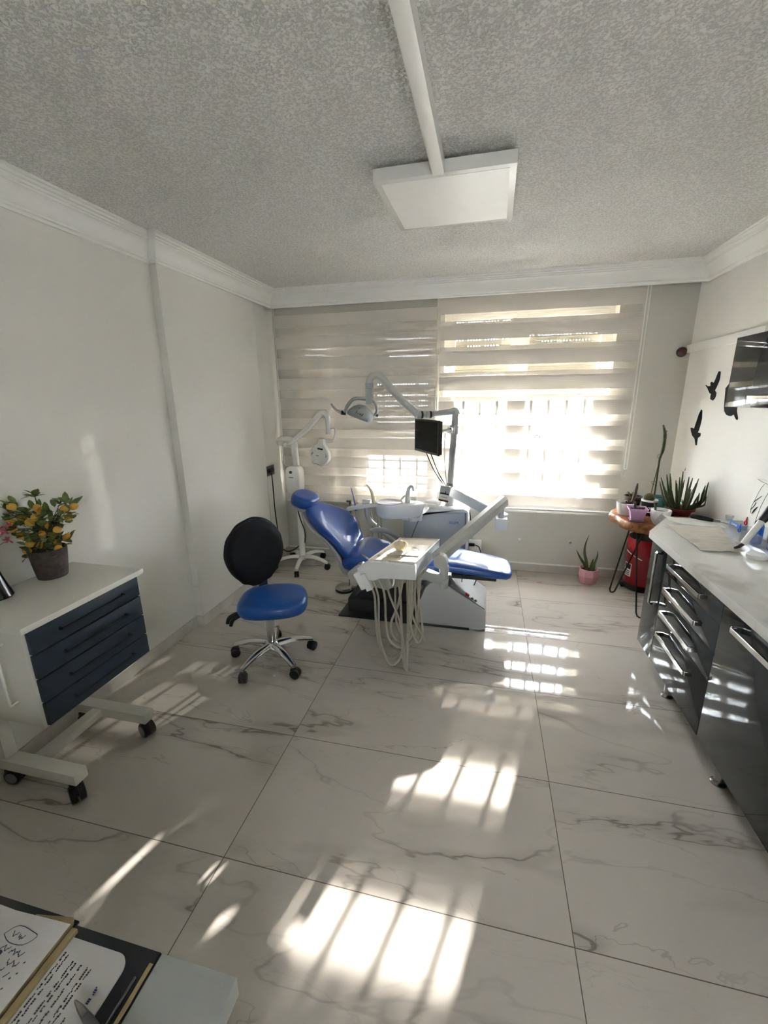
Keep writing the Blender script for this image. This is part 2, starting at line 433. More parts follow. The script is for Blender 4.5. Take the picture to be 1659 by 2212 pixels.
# cornices: classical profile swept along the walls
CP = [(0, -.138), (.012, -.138), (.016, -.126), (.024, -.122), (.024, -.112), (.030, -.106), (.040, -.080), (.058, -.058), (.074, -.050),
      (.078, -.050), (.078, -.040), (.088, -.038), (.088, -.028), (.100, -.026), (.100, -.014), (.110, -.012), (.110, 0), (0, 0)]
def cornice(name, p0, p1, nrm, m0=0, m1=0):
    """profile along p0->p1, nrm = direction into the room; m0, m1 = mitre (+1 lengthens with depth, -1 shortens)"""
    p0 = Vector((*p0, 0)); p1 = Vector((*p1, 0)); n = Vector((*nrm, 0)); d = (p1-p0).normalized(); mb = MB()
    A = [mb.bm.verts.new(p0+n*u-d*(u*m0)+V(0, 0, H+v)) for u, v in CP]
    B = [mb.bm.verts.new(p1+n*u+d*(u*m1)+V(0, 0, H+v)) for u, v in CP]
    k = len(CP)
    for i in range(k): mb.face((A[i], A[(i+1) % k], B[(i+1) % k], B[i]))
    mb.face(A[::-1]); mb.face(B)
    return solo(name, mb, 'plaster', kind='structure', ang=25)
YP = 3.90                                   # front of the blind pelmet
cornice('trim_3', (XL, YF), (XL, YC0), (1, 0), 0, -1)
cornice('trim_4', (XC, YC0), (XC, YP), (1, 0), 1, -1)
cornice('trim_5', (XC, YP), (XR, YP), (0, -1), -1, -1)
cornice('trim_6', (XR, YF), (XR, YP), (-1, 0), 0, -1)
cornice('trim_7', (XL, YC0), (XC, YC0), (0, -1), -1, 1)
struct('trim_8', MB().box(XL, XR, YP, YP+.02, H-.138, H), 'plaster')       # pelmet board behind the cornice
# baseboards with a pale top edge
def skirting(name, boxes, caps):
    b = MB()
    for q in boxes: b.box(*q, .003)
    o = struct(name, b, 'skirt')
    c = MB()
    for q in caps: c.box(*q)
    part('top_edge', c, 'plaster', o); return o
skirting('baseboard_back', [(XL, XR, YB-.012, YB, 0, .072)], [(XL, XR, YB-.014, YB, .072, .083)])
b = MB()
for q in [(XL, XL+.008, YF, YC0-.008, 0, .078), (XL, XC+.008, YC0-.008, YC0, 0, .078), (XC, XC+.008, YC0, YC1, 0, .078), (XL, XL+.008, YC1, YB-.012, 0, .078)]: b.box(*q)
struct('baseboard_left', b, 'skirt')
struct('baseboard_right', MB().box(XR-.008, XR, 3.06, YB-.012, 0, .078), 'skirt')

# windows: pvc frames, mullions, panes
def window(name, x0, x1, splits):
    yA, yB = YB+.13, YB+.19; f = .05
    fr = MB().box(x0, x1, yA, yB, ZS, ZS+f).box(x0, x1, yA, yB, ZT-f, ZT).box(x0, x0+f, yA, yB, ZS+f, ZT-f).box(x1-f, x1, yA, yB, ZS+f, ZT-f)
    o = struct(name, fr, 'pvc')
    xs = [x0+f]+[v for s in splits for v in s]+[x1-f]
    for a, c in splits: part('mullion', MB().box(a, c, yA-.01, yB+.01, ZS+f, ZT-f, .006), 'pvc', o)
    for a, c in zip(xs[::2], xs[1::2]):
        sash = MB(); g = .035
        sash.box(a, c, yA-.005, yB-.01, ZS+f, ZS+f+g, .004).box(a, c, yA-.005, yB-.01, ZT-f-g, ZT-f, .004)
        sash.box(a, a+g, yA-.005, yB-.01, ZS+f+g, ZT-f-g, .004).box(c-g, c, yA-.005, yB-.01, ZS+f+g, ZT-f-g, .004)
        so = part('sash', sash, 'pvc', o)
        part('pane', MB().box(a+g, c-g, yA+.025, yA+.031, ZS+f+g, ZT-f-g), 'glass', so)
    for a, c in zip(xs[::2], xs[1::2]):
        part('handle', MB().box(a+.008, a+.026, yA-.03, yA-.005, 1.15, 1.27, .006), 'pvc', o)
    return o
window('window_1', *WIN[0], [(-1.31, -1.21)])
window('window_2', *WIN[1], [(.205, .29)])

# ---- roller shutters outside, with rows of light slits
def shutter(x0, x1, zb, label, slits, kind='window_shutter'):
    yA, yB = YB+WT+.015, YB+WT+.030
    t = thing(kind, ((x0+x1)/2, yA, zb), label, 'shutter', None)
    z = zb; i = 0; pitch = .052; sl = MB(); br = MB()
    while z < ZT+.02:
        zz = min(z+pitch-.008, ZT+.0)
        sl.box(x0, x1, yA, yB, z, zz, .004, seg=1)
        if i in slits:
            a, c = slits[i]; n = int((x1-x0)/.026)
            for k in range(n):
                u = (k+.5)/n
                if a < u < c:
                    br.box(x0+k*.026, x0+k*.026+.016, yA+.004, yB-.004, zz, z+pitch)
            if a > 0: br.box(x0, x0+(x1-x0)*a, yA+.004, yB-.004, zz, z+pitch)
            if c < 1: br.box(x0+(x1-x0)*c, x1, yA+.004, yB-.004, zz, z+pitch)
        else: br.box(x0, x1, yA+.004, yB-.004, zz, z+pitch)
        z += pitch; i += 1
    part('slats', sl, 'shutter', t); part('slat_joint', br, 'shutter', t)
    part('bottom_bar', MB().box(x0, x1, yA-.004, yB+.006, zb-.03, zb, .004), 'shutter', t)
    return t
shutter(-1.90, -1.372, .645, 'closed cream roller shutter outside the leftmost sash', {26: (.1, .5), 27: (.25, .55), 31: (.2, .4)})
shutter(-1.357, -.49, 1.075, 'cream roller shutter with rows of light slits, drawn two thirds down', {2: (.35, .8), 3: (.4, .8), 5: (.3, .8), 6: (.3, .9), 8: (.3, .9), 9: (.3, .95), 10: (.3, .95), 12: (.3, .95), 17: (.45, .93), 18: (.44, .94), 20: (.42, .95)})
shutter(-.385, .185, 1.61, 'half raised cream roller shutter right of the wall pier', {3: (.3, .9), 8: (.3, .8), 9: (.05, .95), 12: (.1, .95)})
shutter(.215, .97, 1.63, 'half raised cream roller shutter at the right end of the window wall', {2: (.2, .7), 8: (.3, .9), 9: (.1, .9), 11: (.1, .8), 12: (.3, .95)})
# ---- wrought iron window grilles outside
def grille(x0, x1, label, hs, sp, off, scroll):
    y = YB+WT+.075; z0, z1 = ZS-.06, ZT+.02
    t = thing('window_grille', ((x0+x1)/2, y, z0), label, 'window grille')
    bars = MB(); x = x0+off
    while x < x1:
        bars.tube([(x, y, z0), (x, y, z1)], .012, 8); x += sp
    part('vertical_bars', bars, 'iron', t)
    for z in hs: part('rail', MB().box(x0, x1, y-.008, y+.008, z-.009, z+.009), 'iron', t)
    if scroll:
        x = x0+off; k = 0
        while x < x1:
            if k % 2 == 0:
                for sgn in (-1, 1):
                    pts = []
                    for i in range(16):
                        a = i/15*2.2*PI; r = .034*(1-.62*i/15)
                        pts.append((x+sgn*(.075+r*math.cos(PI*1.35+a)), y, 1.235+r*math.sin(PI*1.35+a)))
                    part('scroll', MB().tube([(x, y, 1.30), (x+sgn*.02, y, 1.235)]+pts, .007, 6, smooth=2), 'iron', t)
            x += sp; k += 1
    return t
grille(-1.95, -.46, 'white iron bar grille outside the left window', (.745, .83, .985, 1.045, 1.6, 2.2), .176, .03, False)
grille(-.41, 1.0, 'white iron grille with scroll ornaments outside the right window', (.66, 2.2), .157, .02, True)
gm = mat('courtyard_paving', 'd8d4cc', .8, var=(2, 'c4beb4'))
struct('ground', MB().box(-16, 18, YB+WT+.01, 34, -.5, -.4), gm)

# ---- zebra blinds
ZBY = 3.985
PER = .2085
def zebra(x0, x1, zb, label, closed, name='zebra_blind'):
    t = thing(name, ((x0+x1)/2, ZBY, zb), label, 'window blind', 'zebra blinds on the window wall')
    zt = H-.05
    if closed:
        ph = .03
        mf = zebra_mat('voile_front_left', .186, .56, ph, .13, .45); mr = zebra_mat('voile_rear_left', .186, .56, ph+.093, .13, .45)
    else:
        ph = .842-PER*.0
        mf = zebra_mat('voile_front_right', PER, .56, ph, .13, .88); mr = zebra_mat('voile_rear_right', PER, .56, ph+.0375, .13, .88)
    def sheet(y):
        return MB().grid(lambda u, v: V(x0+(x1-x0)*u, y+.0008*math.sin(u*9+v*4), zb+(zt-zb)*v), 12, 24)
    part('front_fabric', sheet(ZBY), mf, t); part('rear_fabric', sheet(ZBY+.022), mr, t)
    part('bottom_rail', MB().lathe([(.0, x0), (.013, x0), (.013, x1), (0, x1)], (0, ZBY+.011, zb-.006), 14, Matrix.Rotation(PI/2, 4, 'Y') @ Matrix.Diagonal((1, 1, 1, 1))), 'white_plastic', t)
    part('head_box', MB().box(x0-.01, x1+.01, ZBY-.03, ZBY+.05, zt, H-.002, .006), 'white_plastic', t)
    return t
zl = zebra(-1.985, -.462, .615, 'closed zebra blind with overlapping bands, left of the two', True)
zr = zebra(-.435, 1.135, .628, 'zebra blind with open see-through slots, right of the two', False)
def chain(parent, x, zlow, y=ZBY-.035, weight=True, m='white_plastic'):
    part('pull_chain', MB().tube([(x, y, H-.06), (x, y, zlow)], .0035, 6).tube([(x+.022, y, H-.06), (x+.022, y, zlow)], .0035, 6).tube([(x, y, zlow), (x+.004, y, zlow-.012), (x+.018, y, zlow-.012), (x+.022, y, zlow)], .0035, 6), m, parent)
    if weight: part('chain_weight', MB().box(x+.002, x+.020, y-.008, y+.008, zlow-.075, zlow+.02, .005), 'clear', parent)
chain(zl, -1.99, 1.0); chain(zr, 1.14, 1.03)
part('fabric_gap_cord', MB().tube([(-.452, ZBY+.0, 2.0), (-.452, ZBY, .66)], .004, 6), 'cable_white', zl)
part('cord_connector', MB().box(-.466, -.438, ZBY-.02, ZBY, 1.985, 2.03, .004), 'white_plastic', zl)

# ------------------------------------------------------------------ ceiling lamp + trunking
LZ = 2.495
t = thing('ceiling_lamp', (-.22, 2.30, H), 'flat square white panel lamp hung from the ceiling', 'ceiling lamp')
lm = Matrix.Translation((-.22, 2.30, 0)) @ Matrix.Rotation(math.radians(-1.), 4, 'Z')
part('frame', MB().box(-.29, .29, -.285, .285, LZ, H-.012, .003, lm).box(-.26, .26, -.25, .25, H-.012, H, 0, lm), 'white_enamel', t)
part('diffuser', MB().box(-.262, .262, -.257, .257, LZ-.002, LZ+.004, 0, lm), mat('lamp_diffuser', 'f4f2ee', .4), t)
solo('cable_trunking', MB().prism([(-.265, 2.03), (-.217, 2.03), (-.217, -1.5), (-.265, -1.5)], 'XY', H-.060, H, .002).box(-.262, -.220, 2.03, 2.032, H-.06, H-.01),
     'white_plastic', 'white cable trunking running along the ceiling to the panel lamp', 'cable trunking')
# ------------------------------------------------------------------ right wall: trunking, decals, cabinet
t = thing('wall_trunking', (XR-.015, 3.2, 1.945), 'white cable trunking along the right wall above the dark wall cabinet', 'cable trunking')
part('duct', MB().box(XR-.032, XR, 1.4, YB-.004, 1.935, 1.995, .003), 'white_plastic', t)
part('tape', MB().box(XR-.0335, XR-.031, 2.93, 3.02, 1.94, 1.992), 'tape_grey', t)
t = thing('red_wall_knob', (1.455, YB-.02, 1.93), 'small dark red glossy round knob beside the trunking end', 'knob')  # plain dark red round knob, purpose unknown
part('cap', MB().ball((1.470, YB-.018, 1.945), .036, 1, .5, 1), 'brass_red', t); part('ring', MB().lathe([(.038, 0), (.038, .010), (.03, .012)], (1.470, YB-.001, 1.945), 24, Matrix.Rotation(PI/2, 4, 'X')), 'wood_leg', t)
def decal_abs(pts, label):
    mb = MB(); mb.prism(pts, 'YZ', XR-.0025, XR)
    return solo('bird_wall_art', mb, 'decal', label, 'wall sticker', 'bird stickers on the right wall')
decal_abs([(3.533, 1.773), (3.512, 1.772), (3.505, 1.76), (3.501, 1.734), (3.503, 1.711), (3.515, 1.688), (3.527, 1.665), (3.541, 1.647), (3.514, 1.632), (3.512, 1.608), (3.523, 1.591), (3.543, 1.579), (3.582, 1.588), (3.587, 1.608), (3.584, 1.625), (3.605, 1.627), (3.636, 1.65), (3.663, 1.671), (3.691, 1.684), (3.68, 1.686), (3.66, 1.678), (3.617, 1.677), (3.613, 1.687), (3.623, 1.696), (3.613, 1.706), (3.589, 1.704), (3.592, 1.699), (3.573, 1.7), (3.557, 1.726), (3.546, 1.752)],
          'black flying bird sticker, upper one of the two in full view on the wall')
decal_abs([(3.69, 1.514), (3.672, 1.506), (3.656, 1.454), (3.66, 1.41), (3.671, 1.366), (3.683, 1.347), (3.635, 1.346), (3.632, 1.325), (3.668, 1.308), (3.663, 1.255), (3.68, 1.253), (3.715, 1.299), (3.763, 1.318), (3.795, 1.347), (3.812, 1.373), (3.786, 1.375), (3.752, 1.369), (3.733, 1.424), (3.715, 1.478)],
          'black bird sticker with one long raised wing, lowest on the wall near the corner')
decal_abs([(3.40, 1.66), (3.375, 1.541), (3.361, 1.512), (3.328, 1.491), (3.288, 1.484), (3.267, 1.485), (3.238, 1.497), (3.208, 1.471), (3.19, 1.464), (3.182, 1.472), (3.197, 1.496), (3.214, 1.52), (3.215, 1.545), (3.19, 1.70), (3.3, 1.74)],
          'black bird sticker half hidden behind the dark wall cabinet')
CX0 = 1.0                                   # front plane of the base cabinets
def bar_handle(parent, a, b, out, m='chrome', r=.0075, w=.022):
    """flat chrome bow handle from a to b standing off along out"""
    a, b, o = Vector(a), Vector(b), Vector(out); d = (b-a).normalized(); mb = MB()
    sd = d.cross(o.normalized())
    def bx(p, q, wd, th):
        mt = frame((p+q)/2, q-p, sd); L = (q-p).length
        mb.box(-L/2, L/2, -wd/2, wd/2, -th/2, th/2, .0015, mt, 1)
    bx(a+o, b+o, w, .010); bx(a, a+o*.96, w, .016); bx(b, b+o*.96, w, .016)
    # end feet: the legs need their wide side across the bar
    return part('handle', mb, m, parent)
# wall cabinet
t = thing('wall_cabinet', (1.37, 2.0, 1.56), 'glossy dark grey wall cabinet with a chrome bar handle above the counter', 'cabinet')
part('carcass', MB().box(1.24, XR, 1.2, 2.69, 1.565, 1.90, .002), 'cab_side', t)
d1 = part('lift_door', MB().box(1.22, 1.24, 1.55, 2.69, 1.56, 1.90, .002), 'cab_wall', t)
part('lift_door', MB().box(1.22, 1.24, 1.2, 1.545, 1.56, 1.90, .002), 'cab_wall', t)
bar_handle(d1, (1.22, 2.43, 1.61), (1.22, 1.95, 1.61), (-.03, 0, 0), w=.016)
# base cabinets
cz0, cz1 = .118, .815
def feet(parent, pts):
    for x, y in pts:
        part('foot', MB().lathe([(.030, 0), (.030, .006), (.020, .014), (.018, .020), (.018, .118)], (x, y, 0), 20), 'steel', parent)
t = thing('base_cabinet', (1.25, 2.75, 0), 'dark grey gloss corner cabinet with one upright chrome handle beside the plant table', 'cabinet', 'dark base cabinets under the counter')
part('carcass', MB().prism([(1.02, 2.512), (1.02, 2.735), (1.215, 3.02), (1.525, 3.02), (1.525, 2.512)], 'XY', cz0, cz1), 'cab', t)
dr = part('door', MB().box(CX0, 1.02, 2.514, 2.738, cz0, cz1, .0015), 'cab', t)
bar_handle(dr, (CX0, 2.565, .455), (CX0, 2.565, .765), (-.034, 0, 0))
feet(t, [(1.42, 2.93)])
t = thing('base_cabinet', (1.25, 2.2, 0), 'dark grey gloss cabinet of four drawers with chrome handles', 'cabinet', 'dark base cabinets under the counter')
part('carcass', MB().box(1.02, 1.525, 1.908, 2.510, cz0, cz1), 'cab_side', t)
zd = [cz0, .405, .545, .680, cz1]
hz = [.345, .475, .612, .747]
for i in range(4):
    dr = part('drawer', MB().box(CX0, 1.02, 1.909, 2.509, zd[i]+.002, zd[i+1]-.002, .0015), 'cab', t)
    bar_handle(dr, (CX0, 2.405, hz[i]), (CX0, 2.045, hz[i]), (-.034, 0, 0))
feet(t, [(1.05, 2.346), (1.42, 2.346)])
t = thing('base_cabinet', (1.25, 1.5, 0), 'dark grey gloss cabinet nearest the camera with a handle at its top', 'cabinet', 'dark base cabinets under the counter')
part('carcass', MB().box(1.02, 1.525, 1.00, 1.904, cz0, cz1), 'cab_side', t)
dr = part('door', MB().box(CX0, 1.02, 1.002, 1.904, cz0, cz1, .0015), 'cab', t)
bar_handle(dr, (CX0, 1.765, .738), (CX0, 1.40, .738), (-.034, 0, 0))
feet(t, [(1.05, 1.776), (1.42, 1.776)])
solo('worktop', MB().prism([(.953, .7), (.953, 2.675), (1.17, 3.03), (XR, 3.03), (XR, .7)], 'XY', .818, .86, .004),
     'counter', 'pale stone worktop lying on the dark base cabinets', 'worktop')
CT = .8603
# ---- things on the worktop
def sheet(pts, z, amp, nu=20, nv=16, th=.0012, seed=0, curl=None):
    a, b, c, d = [Vector((*p, 0)) for p in pts]
    def fn(u, v):
        p = a.lerp(b, u).lerp(d.lerp(c, u), v)
        h = amp*(.5+.5*noise.noise((p.x*18+seed, p.y*18, seed)))+amp*.6*abs(noise.noise((p.x*7, p.y*48+seed, 3)))
        if curl: h += curl(u, v)
        return V(p.x, p.y, z+.0008+h)
    mb = MB().grid(fn, nu, nv); g = mb.bm.faces[:]
    r = bmesh.ops.extrude_face_region(mb.bm, geom=g); vs = [e for e in r['geom'] if isinstance(e, bmesh.types.BMVert)]
    bmesh.ops.translate(mb.bm, verts=vs, vec=(0, 0, th)); return mb
solo('paper_sheet', sheet([(1.12, 2.86), (1.12, 2.98), (1.42, 3.0), (1.40, 2.80)], CT, .002, seed=2, curl=lambda u, v: .03*max(0, .25-v)**1.2*4*(.6+.4*u)),
     'paper', 'curled white paper sheet at the far end of the worktop', 'paper', ang=80)
solo('tissue_sheet', sheet([(1.075, 2.34), (1.08, 2.80), (1.36, 2.80), (1.27, 2.345)], CT, .012, 44, 36, seed=5), 'wet_paper', 'crumpled beige tissue sheet spread on the worktop', 'tissue', ang=80)
t = thing('plaster_spatula', (1.38, 2.92, CT), 'spatula with a thick black handle lying on the worktop', 'spatula')
p0, p1, p2, p3 = V(1.275, 2.975, .884), V(1.375, 2.905, .879), V(1.40, 2.885, .878), V(1.455, 2.84, .868)
part('handle', MB().tube([p0, p0.lerp(p1, .06), p0.lerp(p1, .5), p0.lerp(p1, .92), p1], [.008, .014, .0145, .011, .008], 12), 'black_plastic', t)
part('ferrule', MB().tube([p1, p2], [.0085, .0075], 12), 'steel', t)
part('blade', MB().tube([p2, p2.lerp(p3, .5), p3], [.007, .012, .009], 12, flat=(.2, 1)), 'steel', t)
t = thing('blue_carton', (1.49, 2.85, CT), 'small flat blue and grey box lying against the wall', 'box')
part('carton', MB().box(1.462, 1.522, 2.778, 2.905, CT, CT+.026, .001), 'grey_box', t)
part('blue_face', MB().box(1.4605, 1.4622, 2.779, 2.904, CT+.001, CT+.026), 'blue_box', t)
part('printing', text_mb('CLIMAX', .017, frame((1.4603, 2.885, CT+.007), (0, -1, 0), (0, 0, 1))), 'paper', t)
def clip(loc, m, label):
    x, y, z = loc; t = thing('plastic_clip', loc, label, 'clip')
    part('ring', MB().tube([(x, y+.011*math.cos(a), z+.013+.011*math.sin(a)) for a in [2*PI*i/14 for i in range(14)]], .0035, 6, closed=True), m, t)
    part('stem', MB().tube([(x, y, z+.024), (x, y-.005, z+.05)], [.004, .0025], 6), m, t)
clip((1.488, 2.80, CT+.0262), 'red_clip', 'small red plastic ring clip on the blue and grey box')
clip((1.430, 2.735, CT), 'blue_clip', 'small blue plastic ring clip beside the blue and grey box')
def cup(name, c, r, h, label, m='clear'):
    t = thing(name, c, label, 'cup')
    part('body', MB().lathe([(r*.7, 0), (r, h), (r*.95, h), (r*.66, .002)], c, 20), m, t); part('rim', MB().tube([(c[0]+r*math.cos(a), c[1]+r*math.sin(a), c[2]+h) for a in [2*PI*i/20 for i in range(20)]], .0018, 6, closed=True), m, t)
cup('plastic_cup', (1.490, 2.975, CT), .022, .035, 'small clear plastic cup by the wall behind the spatula')
# curing light leaning on a clear box
t = thing('clear_box', (1.42, 2.40, CT), 'clear acrylic box at the right edge of the worktop', 'box')
cb = MB()
X0, X1, Y0, Y1, hh = 1.345, 1.485, 2.30, 2.56, .085
cb.box(X0, X1, Y0, Y1, CT, CT+.003).box(X0, X0+.003, Y0, Y1, CT+.003, CT+hh).box(X1-.003, X1, Y0, Y1, CT+.003, CT+hh).box(X0+.003, X1-.003, Y0, Y0+.003, CT+.003, CT+hh).box(X0+.003, X1-.003, Y1-.003, Y1, CT+.003, CT+hh)
part('box_walls', cb, 'acrylic', t)
t = thing('curing_light', (1.33, 2.40, CT), 'white curing light with black grip leaning on the clear box', 'curing light')
q0, q1, q2 = V(1.275, 2.385, .898), V(1.352, 2.42, 1.010), V(1.40, 2.442, 1.083)
part('body', MB().tube([q0, q0.lerp(q1, .04), q1], [.010, .0145, .0155], 16), 'white_enamel', t)
part('grip', MB().tube([q1, q1.lerp(q2, .1), q2], [.016, .019, .021], 16), 'black_plastic', t)
part('light_tip', MB().tube([q0, V(1.255, 2.372, .889), V(1.232, 2.362, .884)], [.009, .008, .006], 10), mat('dark_amber', '4a423b', .2), t)
t = thing('pump_bottle', (1.45, 2.60, CT), 'blue pump bottle standing in the clear box', 'bottle')
part('bottle', MB().lathe([(.001, .0035), (.036, .0035), (.038, .012), (.037, .09), (.028, .11), (.014, .118), (.014, .13)], (1.44, 2.42, CT), 24), 'clear_blue', t)
part('pump', MB().cyl((1.44, 2.42, CT+.13), (1.44, 2.42, CT+.165), .012).box(1.40, 1.45, 2.414, 2.426, CT+.165, CT+.177, .003), 'white_plastic', t)
t = thing('slim_bottle', (1.405, 2.525, CT), 'slim blue bottle with dark strap standing in the clear box', 'bottle')
part('bottle', MB().lathe([(.001, .0035), (.022, .0035), (.024, .02), (.022, .1), (.010, .13), (.008, .15)], (1.405, 2.525, CT), 20), 'clear_blue', t)
part('strap', MB().tube([(1.39, 2.535, CT+.05), (1.40, 2.54, CT+.12), (1.42, 2.505, CT+.15)], .006, 8, smooth=4), 'black_plastic', t)
t = thing('round_lid', (1.29, 2.31, CT), 'white round lid lying in front of the clear box', 'lid')
part('lid', MB().lathe([(.040, 0), (.042, .003), (.042, .016), (.038, .020), (0, .020)], (1.298, 2.30, CT), 28), 'white_plastic', t)
# picture card leaning on the wall
t = thing('picture_card', (1.5, 2.7, CT), 'white card with a black branch drawing leaning on the right wall', 'card')
cm = frame((1.493, 2.815, CT+.002), (.0, -1, 0), (.06, .01, 1))
part('card', MB().box(0, .22, 0, .30, 0, .004, 0, cm), 'paper', t)
def stroke(pts, r): return MB().tube([cm @ V(a, b, .0045) for a, b in pts], r, 6, smooth=4, flat=(.25, 1))
for pts, r in (([(.028, .10), (.02, .135), (.035, .19), (.055, .25), (.075, .28)], .0012), ([(.028, .165), (.05, .185), (.085, .215)], [.003, .005, .002]),
               ([(.04, .10), (.06, .13), (.075, .15)], [.002, .008, .003]), ([(.005, .295), (.05, .288), (.11, .283)], .0016), ([(.09, .06), (.10, .16), (.13, .25)], .0015), ([(.02, .12), (.045, .15), (.05, .17)], .003)):
    part('ink_stroke', stroke(pts, r), 'decal', t)

# ------------------------------------------------------------------ plant table
t = thing('plant_table', (1.22, 3.42, 0), 'log slab table on black hairpin legs crowded with potted cacti', 'table')
sl = []
N = 48
def edge(a, k=1.): 
    w = 1+.045*math.sin(3*a+1)+.03*math.sin(7*a+.4)+.018*math.sin(13*a)
    return (1.222+.285*k*w*math.cos(a), 3.40+.305*k*w*math.sin(a))
rings = []
for z, k in ((.692, .90), (.697, .95), (.716, .99), (.735, 1.0), (.748, .985), (.757, .965), (.760, .945)):
    rings.append([V(*edge(2*PI*i/N, k*(1+.012*math.sin(z*900+i*1.7))), z) for i in range(N)])
part('slab', MB().loft(rings), 'wood', t)
def hairpin(foot, a, b):
    f = Vector(foot); a = Vector(a); b = Vector(b); d = (b-a); d.z = 0; d = d.normalized()*.028
    part('leg', MB().tube([a, (f-d)+V(0, 0, .035), f-d*.6+V(0, 0, .012), f+V(0, 0, .006), f+d*.6+V(0, 0, .012), (f+d)+V(0, 0, .035), b], .006, 8), 'wood_leg', t)
hairpin((1.105, 3.69, 0), (1.13, 3.53, .7), (1.27, 3.58, .7))
hairpin((1.185, 3.262, 0), (1.10, 3.33, .7), (1.235, 3.22, .7))
hairpin((1.475, 3.40, 0), (1.39, 3.31, .7), (1.38, 3.47, .7))
TT = .7605
def pot(name, c, prof, m, label, soil_r, soil_z, cat='potted plant', **kw):
    t = thing(name, (*c, TT), label, cat)
    part('pot', MB().lathe(prof, (*c, TT), kw.get('seg', 28), kw.get('mtx'), square=kw.get('square', 0)), m, t, ang=kw.get('ang', 38))
    part('soil', MB().lathe([(0, soil_z+.003), (soil_r*.6, soil_z+.002), (soil_r, soil_z-.004), (0, soil_z-.006)], (*c, TT), 20), 'soil', t)
    return t
def column_cactus(parent, base, tip, r, m='cactus', bend=(0, 0, 0), name='stem'):
    b, e = Vector(base), Vector(tip); mid = b.lerp(e, .5)+Vector(bend)
    return part(name, MB().tube([b, b.lerp(mid, .5), mid, mid.lerp(e, .6), e], [r*.8, r, r, r*.9, r*.35], 9, smooth=4), m, parent)
# 1 white bowl pot with a tall brown cactus
c = (1.032, 3.412); t = pot('potted_cactus', c, [(.035, 0), (.045, .004), (.058, .04), (.064, .095), (.059, .095), (.054, .05), (0, .048)], 'white_pot', 'plain white pot with a leaning brown column cactus, leftmost on the slab', .054, .082)
column_cactus(t, (c[0]+.035, c[1], TT+.075), (c[0]+.058, c[1], TT+.24), .011, 'cactus2', (.005, 0, 0))
for i in range(5): column_cactus(t, (c[0]+.01+.01*i, c[1]-.01, TT+.075), (c[0]-.01+.014*i, c[1]-.02, TT+.11+.012*(i % 2)), .007, 'cactus2')
# 2 lilac square pot
c = (1.065, 3.262); t = thing('potted_cactus', (*c, TT), 'lilac square pot with a small green cactus at the front of the slab', 'potted plant')
lm = Matrix.Rotation(math.radians(45-8), 4, 'Z')
part('saucer', MB().lathe([(.058, 0), (.063, .003), (.065, .011), (0, .011)], (*c, TT), 4, lm), 'lilac', t)
part('pot', MB().lathe([(.052, .011), (.072, .082), (.084, .082), (.085, .094), (.073, .094), (.066, .07), (0, .07)], (*c, TT), 4, lm), 'lilac', t)
part('soil', MB().lathe([(0, .082), (.064, .080), (0, .076)], (*c, TT), 4, lm), 'soil', t)
column_cactus(t, (c[0]-.01, c[1], TT+.08), (c[0]-.018, c[1]+.005, TT+.135), .009, 'cactus', (-.004, 0, 0))
for i in range(3): column_cactus(t, (c[0]+.012+.01*i, c[1]-.005, TT+.08), (c[0]+.012+.014*i, c[1]-.01, TT+.10), .007, 'cactus2')
# 3 white faceted pot
c = (1.185, 3.185); t = thing('potted_cactus', (*c, TT), 'white faceted pot with a tiny cactus, nearest the worktop', 'potted plant')
fp = MB(); rr = [(.034, 0), (.052, .03), (.062, .07), (.063, .105)]
for k in range(len(rr)-1):
    pass
fr = []
for k, (r, z) in enumerate(rr): fr.append([V(c[0]+r*math.cos(2*PI*(i+.5*(k % 2))/9), c[1]+r*math.sin(2*PI*(i+.5*(k % 2))/9), TT+z) for i in range(9)])
vb = [[fp.bm.verts.new(p) for p in q] for q in fr]
for k in range(3):
    for i in range(9):
        j = (i+1) % 9; A, B = vb[k], vb[k+1]
        if k % 2 == 0: fp.face((A[i], A[j], B[i])); fp.face((A[j], B[j], B[i]))
        else: fp.face((A[i], A[j], B[j])); fp.face((A[i], B[j], B[i]))
inn = [[fp.bm.verts.new(V(c[0]+r*math.cos(2*PI*(i+.5)/9), c[1]+r*math.sin(2*PI*(i+.5)/9), TT+z)) for i in range(9)] for r, z in ((.056, .105), (.05, .08))]
for A, B in ((vb[3], inn[0]), (inn[0], inn[1])):
    for i in range(9): fp.face((A[i], A[(i+1) % 9], B[(i+1) % 9], B[i]))
fp.face(vb[0][::-1]); fp.face(inn[1])
part('pot', fp, 'white_pot', t, ang=12)
part('soil', MB().lathe([(0, .092), (.051, .088), (0, .082)], (*c, TT), 9), 'soil', t)
column_cactus(t, (c[0]-.035, c[1]-.005, TT+.085), (c[0]-.05, c[1], TT+.155), .007, 'cactus', (.004, 0, 0))
# 4 black patterned pot with ball cactus
c = (1.195, 3.44); t = thing('potted_cactus', (*c, TT), 'black pot with white printing holding a round ribbed cactus', 'potted plant')
part('pot', MB().lathe([(.042, 0), (.052, .10), (.0525, .104)], (*c, TT), 28), 'black_plastic', t)
part('rim', MB().lathe([(.0525, .104), (.055, .106), (.055, .118), (.048, .118), (.046, .09), (0, .09)], (*c, TT), 28), 'white_pot', t)
part('soil', MB().lathe([(0, .105), (.046, .102), (0, .098)], (*c, TT), 20), 'soil', t)
bb = MB(); rg = []
for i in range(11):
    th = PI*i/10; ring = []
    for k in range(36):
        a = 2*PI*k/36; r = .034*(math.sin(th)+.001)*(1+.08*math.cos(12*a)); ring.append(V(c[0]-.005+r*math.cos(a), c[1]+r*math.sin(a), TT+.132-.034*math.cos(th)*1.0))
    rg.append(ring)
part('ball_cactus', bb.loft(rg), mat('ball_cactus_green', '5f5a34', .7), t, ang=80)
